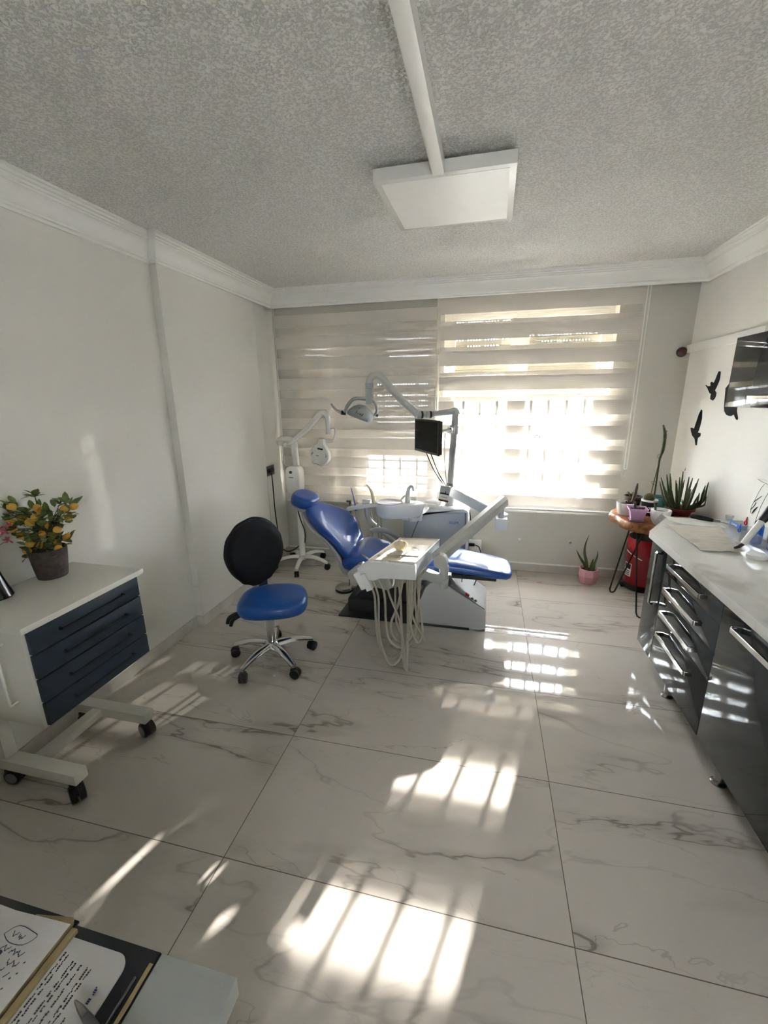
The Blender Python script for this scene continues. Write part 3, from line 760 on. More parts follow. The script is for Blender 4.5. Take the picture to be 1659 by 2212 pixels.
for i, ch in enumerate('cocco'):
    a = -PI/2-.62+.31*i
    r = .0500
    o = (c[0]+r*math.cos(a), c[1]+r*math.sin(a), TT+.052)
    part('printed_letter', text_mb(ch, .036, frame((o[0]+.010*math.sin(a), o[1]-.010*math.cos(a), o[2]), (-math.sin(a), math.cos(a), 0), (0, 0, 1)), .0015), 'white_pot', t)
for i in range(7):
    a = -PI/2-.9+.3*i; r = .0475
    part('printed_leaf', MB().ball((c[0]+(r-.002)*math.cos(a), c[1]+(r-.002)*math.sin(a), TT+.03), .008, 1, 1, .6, 8, 6), 'white_pot', t)
# 5 brown pot behind
c = (1.115, 3.55); t = pot('potted_plant', c, [(.045, 0), (.058, .10), (.062, .104), (.062, .118), (.056, .118), (.052, .09), (0, .09)], 'brown_pot', 'dark brown pot half hidden behind the plain white pot', .052, .105)
for i in range(6):
    a = i*1.05; part('leaf', MB().tube([(c[0]-.01, c[1], TT+.10), (c[0]-.01+.03*math.cos(a), c[1]+.03*math.sin(a), TT+.135), (c[0]-.01+.05*math.cos(a), c[1]+.05*math.sin(a), TT+.14)], [.004, .008, .002], 6, smooth=3, flat=(.3, 1)), 'leaf' if i % 2 else 'cactus2', t)
# 6 teal pot with the tall staked cactus
c = (1.30, 3.57); t = pot('potted_cactus', c, [(.055, 0), (.07, .10), (.072, .115), (.066, .115), (.062, .09), (0, .09)], 'teal', 'teal pot with a very tall staked cactus stem', .062, .10)
part('stem', MB().tube([(1.262, 3.56, TT+.09), (1.262, 3.56, TT+.25), (1.258, 3.555, TT+.40), (1.270, 3.555, TT+.47), (1.266, 3.55, TT+.58), (1.245, 3.55, TT+.65)], [.006, .006, .008, .013, .013, .005], 8, smooth=4), 'cactus', t)
part('branch', MB().tube([(1.268, 3.555, TT+.57), (1.275, 3.55, TT+.61)], [.006, .002], 6), 'cactus', t)
part('stake', MB().tube([(1.235, 3.56, TT+.09), (1.262, 3.55, TT+.47)], .0035, 6), 'stem', t)
for z, x in ((.42, 1.255), (.22, 1.245)): part('tie', MB().tube([(x+.014*math.cos(a), 3.555+.006*math.sin(a), TT+z+.014*math.sin(a)) for a in [2*PI*i/10 for i in range(10)]], .0018, 5, closed=True), 'stem', t)
# 7 terracotta bowl of finger succulents
c = (1.385, 3.40); t = pot('potted_succulent', c, [(.055, 0), (.075, .055), (.090, .060), (.093, .075), (.085, .076), (.08, .06), (0, .058)], 'terra', 'terracotta bowl full of tall green finger stems next to the wall', .08, .068)
rs = random.Random(3)
tips = [(-.165, .21), (-.13, .265), (-.10, .27), (-.085, .24), (-.06, .22), (-.04, .19), (-.015, .285), (.0, .22), (.025, .19), (.055, .235), (.07, .16), (.085, .235), (.105, .165), (.14, .18), (.135, .215), (-.115, .14), (-.02, .14), (.04, .13), (.09, .11), (-.07, .15), (.015, .25), (-.14, .17), (-.09, .20), (-.05, .25), (.115, .12), (.155, .15), (.07, .20), (-.15, .235), (.03, .16), (-.03, .10)]
for i, (dx, dz) in enumerate(tips):
    bx = c[0]+dx*.38+rs.uniform(-.01, .01); by = c[1]+rs.uniform(-.045, .03)
    out = .25 if dx > .1 else 0.
    b0 = V(bx, by, TT+.06); e = V(c[0]+dx, by+rs.uniform(-.03, .02), TT+.07+dz*.93)
    mid = b0.lerp(e, .5)+V(dx*out, 0, -.03*abs(dx)/.15)
    pts = [b0, b0.lerp(mid, .5), mid, mid.lerp(e, .5), e]
    part('stem', MB().tube(pts, [.006, .0078, .0075, .0066, .0025], 5, smooth=4), 'cactus' if i % 5 else 'cactus2', t)
part('flower_bud', MB().tube([(c[0]-.015, c[1]-.01, TT+.345), (c[0]-.013, c[1]-.01, TT+.365)], [.0035, .001], 5), 'leaf', t)
# 8 teal bowl and small dark plants behind
c = (1.463, 3.53); t = pot('teal_bowl', c, [(.045, 0), (.06, .045), (.062, .062), (.056, .062), (.05, .04), (0, .04)], 'teal', 'teal bowl with spiky leaves behind the terracotta bowl', .05, .05)
for i in range(7):
    a = i*.9; part('leaf', MB().tube([(c[0], c[1], TT+.045), (c[0]+.022*math.cos(a), c[1]+.022*math.sin(a), TT+.085), (c[0]+.05*math.cos(a), c[1]+.05*math.sin(a), TT+.10)], [.005, .006, .001], 5, smooth=3, flat=(.4, 1)), 'snake', t)
c = (1.262, 3.315); t = pot('small_planter', c, [(.032, 0), (.042, .05), (.044, .06), (.040, .06), (.036, .045), (0, .045)], 'brown_pot', 'small dark pot with spiky leaves between the white faceted pot and the terracotta bowl', .036, .05)
for i in range(8):
    a = i*.8; part('leaf', MB().tube([(c[0], c[1], TT+.045), (c[0]+.02*math.cos(a), c[1]+.02*math.sin(a), TT+.075), (c[0]+.04*math.cos(a), c[1]+.04*math.sin(a), TT+.092)], [.005, .006, .001], 5, smooth=3, flat=(.4, 1)), 'snake', t)

# ------------------------------------------------------------------ red bin, snake plant
c = (1.365, 3.86)
t = thing('waste_bin', (*c, 0), 'red round waste bin lined with a red bag under the log table', 'bin')
part('base', MB().lathe([(.128, 0), (.135, .006), (.135, .055), (0, .055)], (*c, 0), 36), 'black_plastic', t)
part('drum', MB().lathe([(.134, .055), (.136, .435), (.13, .435), (.126, .07), (0, .07)], (*c, 0), 36), 'red', t)
part('liner', MB().lathe([(.129, .28), (.1295, .455), (.1275, .455), (.1265, .28)], (*c, 0), 36), 'grey_in', t)
bg = []
for z, r in ((.335, .141), (.36, .146), (.40, .143), (.445, .139), (.457, .135), (.455, .131), (.42, .130)):
    bg.append([V(c[0]+(r+.003*math.sin(5*a+z*40)+.002*math.sin(11*a))*math.cos(a), c[1]+(r+.003*math.sin(5*a+z*40))*math.sin(a), z-(.03*math.sin(a*1.+2.2) if z < .39 else 0)) for a in [2*PI*i/48 for i in range(48)]])
part('bag', MB().loft(bg, cap=False), 'red_bag', t)
part('rim', MB().tube([(c[0]+.134*math.cos(a), c[1]+.134*math.sin(a), .458) for a in [2*PI*i/36 for i in range(36)]], .004, 6, closed=True), 'black_plastic', t)
part('bag_string', MB().tube([(c[0]+.150*math.cos(a), c[1]+.150*math.sin(a), .345-.05*i/8) for i, a in enumerate([3.35+.95*j/8 for j in range(9)])], .004, 6), 'paper', t)
def curved_label(parent, a0, a1, z0, z1, r, m, name):
    part(name, MB().grid(lambda u, v: V(c[0]+r*math.cos(a0+(a1-a0)*u), c[1]+r*math.sin(a0+(a1-a0)*u), z0+(z1-z0)*v), 8, 2), m, parent)
curved_label(t, 3.15, 3.75, .12, .235, .1372, 'paper', 'label')
curved_label(t, 3.2, 3.70, .185, .228, .1376, 'black_plastic', 'label_symbol')
for i in range(3): curved_label(t, 3.22, 3.66, .13+.016*i, .137+.016*i, .1376, 'ink2', 'label_line')
part('pedal', MB().box(c[0]-.165, c[0]-.12, c[1]-.05, c[1]+.02, .012, .03, .004), 'black_plastic', t)

c = (.945, 3.875)
t = thing('snake_plant', (*c, 0), 'snake plant in a pink faceted pot on the floor by the window wall', 'potted plant')
part('pot', MB().lathe([(.062, 0), (.070, .006), (.088, .075), (.082, .135), (.076, .138), (.07, .11), (0, .10)], (*c, 0), 8, Matrix.Rotation(.25, 4, 'Z')), 'pink', t, ang=15)
part('soil', MB().lathe([(0, .118), (.072, .115), (0, .105)], (*c, 0), 8, Matrix.Rotation(.25, 4, 'Z')), 'soil', t)
def blade(parent, pts, w):
    pts = [Vector(p) for p in pts]
    part('leaf', MB().tube(pts, [w*.75, w, w*.85, w*.5, .001], 8, smooth=4, flat=(.16, 1)) if len(pts) == 5 else MB(), 'snake', parent)
bx, by = c
blade(t, [(bx-.01, by, .11), (bx-.03, by-.01, .20), (bx-.05, by, .28), (bx-.05, by, .36), (bx-.03, by, .445)], .013)
blade(t, [(bx-.015, by-.01, .11), (bx-.04, by-.02, .17), (bx-.075, by-.03, .22), (bx-.105, by-.03, .27), (bx-.125, by-.03, .31)], .012)
blade(t, [(bx+.02, by, .11), (bx+.03, by-.01, .16), (bx+.045, by-.01, .21), (bx+.055, by-.01, .26), (bx+.05, by-.01, .31)], .012)
blade(t, [(bx+.012, by-.02, .11), (bx+.012, by-.025, .14), (bx+.013, by-.03, .18), (bx+.016, by-.03, .215), (bx+.022, by-.03, .24)], .014)
blade(t, [(bx+.035, by+.01, .11), (bx+.04, by, .14), (bx+.042, by, .17), (bx+.044, by, .20), (bx+.048, by, .225)], .01)
# wall caps under the window
def wallcap(x, z, label, m):
    t = thing('wall_cap', (x, YB-.01, z), label, 'wall cap', 'wall caps under the window')  # small round cap on the wall, purpose unknown
    part('flange', MB().lathe([(.013, 0), (.013, .006), (.0, .006)], (x, YB, z), 16, Matrix.Rotation(PI/2, 4, 'X')), m[0], t)
    part('knob', MB().ball((x, YB-.012, z-.002), .011, 1, .8, 1, 12, 8), m[1], t)
wallcap(.352, .310, 'small white round wall cap below the window, near the chair foot rest', ('white_plastic', 'white_plastic'))
wallcap(.800, .312, 'small wall cap with dark centre below the window, above the snake plant', ('white_plastic', 'steel'))
# socket box with plug behind the foot rest
t = thing('power_socket', (-.06, YB-.03, .12), 'white wall socket box behind the dental unit', 'socket')
part('box', MB().box(-.125, .005, YB-.055, YB, .13, .285, .012), 'white_plastic', t)
t = thing('power_plug', (-.07, YB-.07, .25), 'black plug with cord in the white socket box', 'plug')
part('plug', MB().box(-.115, -.06, YB-.085, YB-.0555, .235, .262, .006), 'black_plastic', t)
part('cord', MB().tube([(-.06, YB-.075, .25), (-.02, YB-.085, .235), (.0, YB-.085, .18), (.01, YB-.08, .09), (.0, YB-.07, .006), (-.1, YB-.12, .006)], .0045, 7, smooth=5), 'cable_black', t)

# ------------------------------------------------------------------ dental chair
def cushion(outline, prof, mtx):
    """outline: closed 2D list about (0,0); prof: (scale, height) pairs; mtx: placement"""
    return MB().loft([[mtx @ V(x*k, y*k, h) for x, y in outline] for k, h in prof])
def superell(a, b, n=40, p=3., taper=0.):
    o = []
    for i in range(n):
        t = 2*PI*i/n; c_, s_ = math.cos(t), math.sin(t)
        x = a*math.copysign(abs(c_)**(2/p), c_); y = b*math.copysign(abs(s_)**(2/p), s_)
        o.append((x, y*(1-taper*x/a)))
    return o
YCH = 3.02
t = thing('dental_chair', (-.55, YCH, 0), 'reclined dental patient chair with shiny blue cushions on a grey base', 'dental chair')
part('floor_plate', MB().prism([(-1.044, 2.82), (-.055, 2.818), (-.055, 3.24), (-1.03, 3.24)], 'XY', 0, .014, .003), 'dark_plate', t)
part('lift_mechanism', MB().box(-.99, -.42, 2.90, 3.16, .014, .12, .01).prism([(-.95, .12), (-.5, .12), (-.42, .28), (-.75, .28)], 'XZ', 2.93, 3.13, .01), 'dark_plate', t)
hs = part('base_housing', MB().prism([(-.45, .014), (-.45, .11), (-.375, .30), (-.345, .335), (-.30, .352), (-.255, .350), (.045, .165), (.056, .15), (.060, 0.014), (.02, .001), (-.30, .001)], 'XZ', 2.83, 3.24, .012), 'chair_grey', t)
sw = frame((-.03, 2.868, .2185), (.30, 0, -.185), (0, 1, 0))
part('switch', MB().box(-.075, -.045, -.012, .012, 0, .014, .003, sw), 'red_clip', hs, 'red switch')
for k in (0, 1): part('button', MB().lathe([(.009, 0), (.009, .008), (0, .009)], (0, 0, 0), 12, sw @ Matrix.Translation((-.015+.028*k, 0, 0))), 'black_plastic', hs)
part('base_crease', MB().tube([(-.26, 2.845, .352), (.045, 2.845, .166)], .003, 6), 'dark_plate', hs)
# underside shell of the seat
part('seat_shell', MB().prism([(-1.00, .42), (-.97, .36), (-.86, .30), (-.76, .262), (-.66, .25), (-.58, .275), (-.50, .33), (-.30, .36), (-.26, .40), (-.30, .45)], 'XZ', 2.835, 3.205, .025, seg=3), 'chair_grey', t)
# seat cushion lofted along x
def cross(x, z0, z1, w, dip, cy=YCH, n=28, e=3.2):
    """closed cross-section ring at x: from z0 to z1, half width w, with a dish of depth dip on top"""
    ring = []; h = (z1-z0)/2; zc = (z0+z1)/2
    for i in range(n):
        a = 2*PI*i/n; c_, s_ = math.cos(a), math.sin(a)
        y = w*math.copysign(abs(c_)**(2/e), c_); z = h*math.copysign(abs(s_)**(2/e), s_)
        if s_ > 0: z -= dip*(1-(y/w)**2)*min(1, s_*1.6)
        ring.append(V(x, cy+y, zc+z))
    return ring
seat = [(-1.005, .435, .455, .10, 0), (-1.0, .41, .475, .20, 0), (-.97, .385, .515, .245, .005), (-.92, .37, .545, .26, .015), (-.84, .365, .545, .26, .03), (-.72, .37, .51, .255, .03),
        (-.58, .39, .495, .245, .02), (-.42, .41, .50, .235, .012), (-.30, .415, .505, .23, .008), (-.262, .42, .50, .225, .006), (-.255, .44, .48, .21, 0)]
part('seat', MB().loft([cross(*q) for q in seat]), 'blue_vinyl', t, ang=60)
leg = [(-.248, .43, .49, .19, 0), (-.242, .415, .508, .20, .004), (-.15, .405, .502, .190, .006), (0, .392, .482, .180, .006), (.12, .380, .462, .172, .006), (.185, .376, .448, .158, .004), (.21, .382, .438, .13, .0), (.222, .395, .425, .09, 0)]
part('leg_rest', MB().loft([cross(*q) for q in leg]), 'blue_vinyl', t, ang=60)
part('leg_rest_frame', MB().box(-.20, .12, 2.93, 3.11, .345, .375, .008).tube([(-.02, 2.88, .37), (-.035, 2.86, .335)], .004, 6).tube([(-.12, 2.88, .37), (-.12, 2.865, .35)], .004, 6), 'dark_plate', t)
# backrest: lofted up the reclined axis
def back_rings(P0, P1, secs, n=36, e=2.6):
    P0, P1 = Vector(P0), Vector(P1); ax = (P1-P0); L = ax.length; ax.normalize(); nrm = V(-ax.z, 0, ax.x)
    if nrm.z < 0: nrm = -nrm
    out = []
    for s_, w, th, wing, off in secs:
        c = P0+ax*(L*s_)+nrm*off; ring = []
        for i in range(n):
            a = 2*PI*i/n; co, si = math.cos(a), math.sin(a)
            y = w*math.copysign(abs(co)**(2/e), co); z = th/2*math.copysign(abs(si)**(2/e), si)
            z += wing*(abs(y/w)**2.2 if w > .01 else 0)
            ring.append(c+V(0, y, 0)+nrm*z)
        out.append(ring)
    return out
BK0, BK1 = (-.955, YCH, .44), (-1.30, YCH, .815)
secs = [(-.02, .12, .03, 0, 0), (.0, .18, .07, .01, 0), (.06, .215, .095, .03, 0), (.18, .232, .10, .055, 0), (.32, .248, .10, .075, 0), (.46, .265, .10, .085, .0), (.58, .268, .10, .075, 0), (.70, .245, .10, .055, 0),
        (.82, .20, .095, .03, 0), (.92, .155, .085, .012, .0), (.98, .125, .07, .006, 0), (1.01, .10, .03, 0, 0)]
part('backrest', MB().loft(back_rings(BK0, BK1, secs)), 'blue_vinyl', t, ang=60)
sh = [(a, w*.96, th*.55, wing*.9, -.055) for a, w, th, wing, _ in secs]
part('backrest_shell', MB().loft(back_rings(BK0, BK1, sh)), 'chair_grey', t, ang=60)
part('backrest_bracket', MB().prism([(-1.02, .50), (-1.06, .44), (-1.06, .37), (-1.02, .31), (-.90, .28), (-.86, .34), (-.93, .42)], 'XZ', 2.90, 3.14, .02), 'chair_grey', t)
HM = frame((-1.35, YCH, .870), (-.93, 0, .34), (0, -1, 0))
if HM.col[2].z < 0: HM = frame((-1.35, YCH, .870), (-.93, 0, .34), (0, 1, 0))
hd = part('headrest', cushion(superell(.095, .135, 44, 2.6), [(.70, -.045), (.9, -.042), (.97, -.025), (1, 0), (.985, .022), (.93, .034), (.80, .039), (.55, .038), (.25, .036), (.02, .035)], HM), 'blue_vinyl', t, ang=60)
part('headrest_shell', cushion(superell(.085, .12, 30, 2.6), [(.5, -.075), (.85, -.072), (.97, -.058), (.96, -.044)], HM), 'chair_grey', hd)
part('headrest_knob', MB().lathe([(.035, -.105), (.038, -.10), (.038, -.08), (0, -.074)], (0, 0, 0), 20, HM), 'chair_grey', hd)
part('headrest_bar', MB().prism([(-1.36, .80), (-1.28, .76), (-1.25, .72), (-1.22, .70), (-1.20, .74), (-1.26, .80), (-1.33, .845)], 'XZ', 2.985, 3.055, .004), 'chair_grey', t)
part('armrest', MB().tube([(-.905, 3.30, .548), (-.85, 3.30, .562), (-.78, 3.30, .560), (-.70, 3.30, .535), (-.63, 3.30, .492), (-.59, 3.28, .43)], [.018, .022, .023, .023, .024, .022], 12, smooth=4), 'pole_grey', t)
part('armrest_post', MB().tube([(-.675, 3.30, .50), (-.68, 3.28, .36)], .010, 10), 'pole_grey', t)

# ------------------------------------------------------------------ dental unit
UY0, UY1 = 3.50, 3.80
t = thing('dental_unit', (-.42, 3.62, 0), 'dental unit with spittoon, lamp pole, monitor and instrument tray', 'dental unit')
cab = part('cabinet', MB().prism([(-.665, .0), (-.665, .62), (-.655, .632), (-.535, .636), (-.515, .645), (-.478, .668), (-.47, .672), (-.15, .690), (-.138, .68), (-.132, .0)], 'XZ', UY0, UY1, .012), 'unit_grey', t)
part('top_cover', MB().prism([(-.545, .640), (-.51, .652), (-.47, .682), (-.45, .706), (-.155, .722), (-.125, .712), (-.120, .69), (-.15, .693), (-.47, .675), (-.52, .645)], 'XZ', UY0-.012, UY1+.01, .004), 'unit_white', cab)
part('side_cover', MB().box(-.131, -.112, UY0-.005, UY1, .02, .70, .006), 'unit_white', cab)
part('panel_seam', MB().tube([(-.515, UY0-.001, .635), (-.545, UY0-.001, .57), (-.60, UY0-.001, .42), (-.62, UY0-.001, .30)], .0025, 6, smooth=4), 'dark_plate', cab)
part('logo', text_mb('SIGER', .032, frame((-.272, UY0-.0005, .588), (1, 0, .02), (0, 0, 1)), .0006), 'logo', cab, 'blue lettering SIGER')
# spittoon: figure-eight body with bowl
def eight(k, z):
    o = []
    for i in range(56):
        a = 2*PI*i/56
        def rad(cx, cy, r):
            return cx+r*math.cos(a), cy+r*math.sin(a)
        # support function of two circles blended with a waist
        ux, uy = math.cos(a), math.sin(a)
        big = (-.765, 3.40, .118); sm = (-.565, 3.43, .085)
        best = None
        for cx, cy, r in (big, sm):
            v = (cx+.662)*ux+(cy-3.41)*uy+r
            if best is None or v > best[0]: best = (v, cx+r*ux, cy+r*uy)
        x, y = best[1], best[2]
        mx, my = -.68, 3.412
        o.append(V(mx+(x-mx)*k, my+(y-my)*k, z))
    return o
cu = part('cuspidor', MB().loft([eight(.70, .655), eight(.86, .66), eight(.96, .685), eight(1.0, .735), eight(1.0, .762), eight(.97, .774), eight(.94, .775)]), 'unit_white', t, ang=50)
part('bowl', MB().lathe([(.108, .772), (.111, .782), (.106, .784), (.098, .775), (.075, .77), (.04, .766), (0, .764)], (-.765, 3.40, 0), 36), 'unit_white', cu)
part('spout', MB().tube([(-.618, 3.43, .774), (-.615, 3.43, .83), (-.607, 3.43, .885), (-.592, 3.43, .913), (-.572, 3.43, .905), (-.567, 3.43, .875)], [.022, .019, .014, .012, .011, .010], 14, smooth=5), 'unit_white', cu)
part('spout_ring', MB().tube([(-.655, 3.40, .774), (-.66, 3.405, .80), (-.645, 3.42, .825), (-.622, 3.43, .835)], .008, 8, smooth=4), 'unit_white', cu)
part('drain_neck', MB().lathe([(.045, .62), (.05, .66), (0, .66)], (-.565, 3.44, 0), 20).box(-.66, -.49, 3.42, 3.52, .62, .66, .01), 'unit_white', cu)
# assistant holder arm
aa = part('assistant_arm', MB().tube([(-.955, 3.38, .745), (-.955, 3.39, .68), (-.945, 3.40, .625), (-.90, 3.43, .56), (-.80, 3.50, .44), (-.72, 3.55, .34), (-.66, 3.56, .28)], .021, 14, smooth=4), 'arm_grey', t)
ah = part('assistant_holder', MB().prism([(-1.115, .70), (-1.115, .735), (-1.03, .752), (-.96, .775), (-.85, .775), (-.83, .762), (-.93, .742), (-1.03, .722)], 'XZ', 3.31, 3.41, .008).box(-.985, -.915, 3.33, 3.40, .765, .80, .012), 'unit_white', t)
part('syringe', MB().tube([(-1.10, 3.37, .66), (-1.095, 3.36, .78)], .011, 10).box(-1.125, -1.085, 3.345, 3.37, .775, .79, .004), 'steel', ah)
part('saliva_ejector', MB().tube([(-1.045, 3.36, .70), (-1.06, 3.36, .80), (-1.085, 3.36, .90)], [.010, .006, .0035], 8, smooth=4), 'tube_blue', ah)
part('suction_tip', MB().tube([(-.885, 3.36, .74), (-.89, 3.36, .81), (-.91, 3.36, .88), (-.95, 3.36, .93)], [.018, .015, .011, .004], 10, smooth=4), 'tube_beige', ah)
for pts in ([(-1.095, 3.37, .68), (-1.075, 3.39, .5), (-1.09, 3.41, .30), (-1.03, 3.45, .16), (-.80, 3.55, .14)], [(-1.05, 3.36, .70), (-1.02, 3.38, .55), (-1.00, 3.40, .40), (-1.02, 3.44, .22), (-.78, 3.56, .18)],
            [(-.93, 3.40, .74), (-.92, 3.43, .55), (-.93, 3.46, .35), (-.88, 3.5, .2), (-.68, 3.56, .2)], [(-.875, 3.38, .74), (-.87, 3.42, .55), (-.865, 3.46, .35), (-.82, 3.5, .25), (-.67, 3.58, .25)], [(-.845, 3.38, .74), (-.84, 3.42, .55), (-.845, 3.46, .42), (-.79, 3.5, .32), (-.67, 3.6, .3)]):
    part('suction_hose', MB().tube(pts, .008, 8, smooth=5), 'hose', t)
# pole
PX, PY = -.285, 3.64
po = part('lamp_pole', MB().cyl((PX, PY, .70), (PX, PY, .86), .042, 24).cyl((PX, PY, .86), (PX+.03, PY, 1.50), .027, 20), 'pole_grey', t)
part('pole_collar', MB().lathe([(.046, .70), (.046, .712), (.043, .715)], (PX, PY, 0), 24).lathe([(.036, .86), (.036, .90), (.030, .91)], (PX+.001, PY, 0), 20), 'chrome', po)
cl = part('pole_clamp', MB().cyl((PX+.023, PY, 1.325), (PX+.025, PY, 1.395), .038, 20).box(PX-.03, PX+.02, PY-.045, PY-.02, 1.335, 1.385, .005), 'alu', po)
for z in (1.35, 1.372): part('screw', MB().ball((PX-.005, PY-.046, z), .007, seg=10, rings=6), 'black_plastic', cl)
# monitor arm + monitor
part('monitor_arm', MB().cyl((PX+.02, PY, 1.36), (-.385, 3.475, 1.355), .016, 14).cyl((-.385, 3.475, 1.325), (-.385, 3.475, 1.385), .024, 16).box(-.43, -.385, 3.43, 3.475, 1.33, 1.38, .004), 'alu', t)
mm = frame((-.462, 3.40, 1.325), (.55, -.83, 0), (.0, 0, 1))
mo = part('monitor', MB().box(-.205, .205, -.125, .125, -.035, -.008, .006, mm).box(-.213, .213, -.131, .131, -.012, .004, .004, mm).box(-.06, .06, -.06, .06, -.06, -.038, .006, mm), 'black_plastic', t)
part('screen', MB().box(-.197, .197, -.112, .118, .0035, .0050, 0, mm), 'screen', mo)
part('screen_message', MB().box(-.065, .035, -.005, .04, .0049, .0054, 0, mm), mat('dim_message', '1a1812', .5, spec=.08), mo)
for a, b, c_ in ((( -.47, 3.44, 1.20), (-.40, 3.52, 1.02), (-.31, 3.60, .87)), ((-.42, 3.36, 1.20), (-.37, 3.50, 1.02), (-.30, 3.60, .87))):
    part('monitor_cable', MB().tube([a, b, c_], .004, 6, smooth=5), 'cable_black', t)
part('monitor_cable', MB().tube([(-.33, 3.59, 1.35), (-.335, 3.60, 1.15), (-.315, 3.61, .95), (-.305, 3.62, .87)], .004, 6, smooth=4), 'cable_white', t)
# operating lamp arm
E0 = V(PX+.03, PY, 1.50); E1 = V(-.545, 3.50, 1.487); PK = V(-.845, 3.36, 1.785)
la = part('lamp_arm', MB().tube([E0+V(.01, 0, -.02), E0+V(-.005, 0, .012), E0+V(-.04, -.02, .006), E1+V(.11, .05, .004)], [.027, .028, .025, .022], 16, smooth=3), 'arm_grey', t)
part('joint', MB().cyl(E1+V(.115, .053, 0), E1+V(.065, .03, 0), .028, 18).cyl(E1+V(.045, .02, 0), E1+V(-.01, -.005, 0), .029, 18).cyl(E1+V(.065, .03, 0), E1+V(.045, .02, 0), .020, 14), 'lamp_grey', la)
part('joint_band', MB().cyl(E1+V(.10, .046, 0), E1+V(.085, .039, 0), .0288, 18).cyl(E1+V(.035, .016, 0), E1+V(.02, .009, 0), .0298, 18), 'black_plastic', la)
part('spring_arm', MB().tube([E1+V(-.005, 0, -.005), E1.lerp(PK, .06), E1.lerp(PK, .5), PK+V(.05, .02, -.03), PK+V(.01, .0, .004), PK+V(-.03, -.012, .0), PK+V(-.052, -.02, -.03), PK+V(-.056, -.022, -.065)], [.028, .029, .030, .031, .030, .029, .028, .027], 16, smooth=3), 'arm_grey', la)
DR = PK+V(-.056, -.022, 0)
ol = part('operating_lamp', MB().cyl(V(DR.x, DR.y, 1.735), V(DR.x, DR.y, 1.70), .032, 18).box(DR.x-.027, DR.x+.027, DR.y-.024, DR.y+.024, 1.575, 1.695, .006), 'lamp_grey', t)
HC = V(-.975, 3.30, 1.508)
hm = frame(HC, (.95, -.05, -.24), (.1, .97, .28))
hb = []
for x, w, z0, z1 in ((-.105, .02, -.005, .005), (-.10, .045, -.02, .012), (-.075, .065, -.026, .028), (-.035, .072, -.03, .045), (.02, .072, -.036, .052), (.07, .066, -.042, .040), (.105, .055, -.045, .018), (.118, .035, -.04, -.005), (.122, .015, -.032, -.02)):
    z0 *= 1.05; z1 *= 1.25; x *= .88; w *= .92
    hb.append([hm @ V(x, w*math.copysign(abs(math.cos(a))**.75, math.cos(a)), (z0+z1)/2+(z1-z0)/2*math.copysign(abs(math.sin(a))**.75, math.sin(a))) for a in [2*PI*i/24 for i in range(24)]])
lh = part('lamp_head', MB().loft(hb), 'lamp_grey', ol)
for k in range(4): part('vent_slot', MB().tube([hm @ V(.025+.016*k, -.058, .020+.004*k-.003*k*k*.6), hm @ V(.030+.016*k, -.040, .043-.0045*k), hm @ V(.038+.016*k, -.015, .054-.007*k)], .0028, 6, smooth=3), 'black_plastic', lh) if 0 else None
vs = MB()
for k in range(4): vs.tube([hm @ V(-.005+.016*k, -.066, .022-.004*k), hm @ V(.003+.016*k, -.056, .042-.005*k), hm @ V(.014+.016*k, -.035, .060-.008*k)], .0035, 6, smooth=3)
part('vent_slots', vs, 'black_plastic', ol)
part('yoke', MB().tube([hm @ V(-.095, -.075, .0), hm @ V(-.085, -.06, .05), hm @ V(-.045, -.03, .115), V(DR.x-.02, DR.y, 1.612)], .013, 10, smooth=5).tube([hm @ V(.10, .07, -.015), hm @ V(.12, .06, .03), hm @ V(.11, .04, .085), V(DR.x+.02, DR.y, 1.60)], .011, 10, smooth=5), 'lamp_grey', ol)
part('knob', MB().cyl(hm @ V(-.12, -.08, 0), hm @ V(-.085, -.07, 0), .016, 14), 'black_plastic', ol)
part('knob', MB().ball(hm @ V(.125, .07, -.01), .013, seg=12, rings=8), 'steel', ol)
part('handle', MB().tube([hm @ V(-.12, -.08, .0), hm @ V(-.15, -.085, .008), hm @ V(-.185, -.09, .03), hm @ V(-.205, -.092, .055)], [.010, .010, .009, .008], 10, smooth=4), 'pole_grey', ol)
# delivery arm: lower link, upper parallelogram arm, wrist
def beam(a, b, w, h, ch, m, parent, name):
    a, b = Vector(a), Vector(b); mt = frame(a, b-a, (0, 0, 1)); L = (b-a).length
    pr = [(-w+ch, -h), (w-ch, -h), (w, -h+ch), (w, h-ch), (w-ch, h), (-w+ch, h), (-w, h-ch), (-w, -h+ch)]
    return part(name, MB().loft([[mt @ V(x, v*k, u*k) for u, v in pr] for x, k in ((0, .93), (.008, 1), (L-.008, 1), (L, .93))]), m, parent)
al = beam((PX+.02, PY-.02, .845), (.175, 3.37, .690), .030, .042, .006, 'unit_white', t, 'lower_arm')
part('arm_block', MB().box(.100, .190, 3.28, 3.39, .620, .715, .012), 'unit_white', al)
part('arm_pivot', MB().cyl((.14, 3.32, .715), (.138, 3.29, .80), .022, 16), 'chair_grey', al)
ua = beam((.150, 3.27, .860), (-.268, 2.57, .632), .040, .047, .022, 'arm_grey', t, 'upper_arm')
part('arm_end', MB().prism([(-.285, .655), (-.285, .59), (-.24, .572), (-.205, .575), (-.195, .62), (-.215, .665), (-.25, .68)], 'XZ', 2.52, 2.60, .012), 'arm_grey', ua)
wr = part('wrist', MB().cyl((-.222, 2.56, .59), (-.222, 2.56, .555), .033, 18).cyl((-.222, 2.56, .555), (-.222, 2.56, .44), .029, 18).box(-.255, -.19, 2.52, 2.59, .475, .505, .01), 'chair_grey', t)
part('tray_bracket', MB().prism([(-.222, .475), (-.222, .525), (-.38, .575), (-.42, .575), (-.42, .53), (-.30, .485)], 'XZ', 2.52, 2.575, .006), 'chair_grey', t)
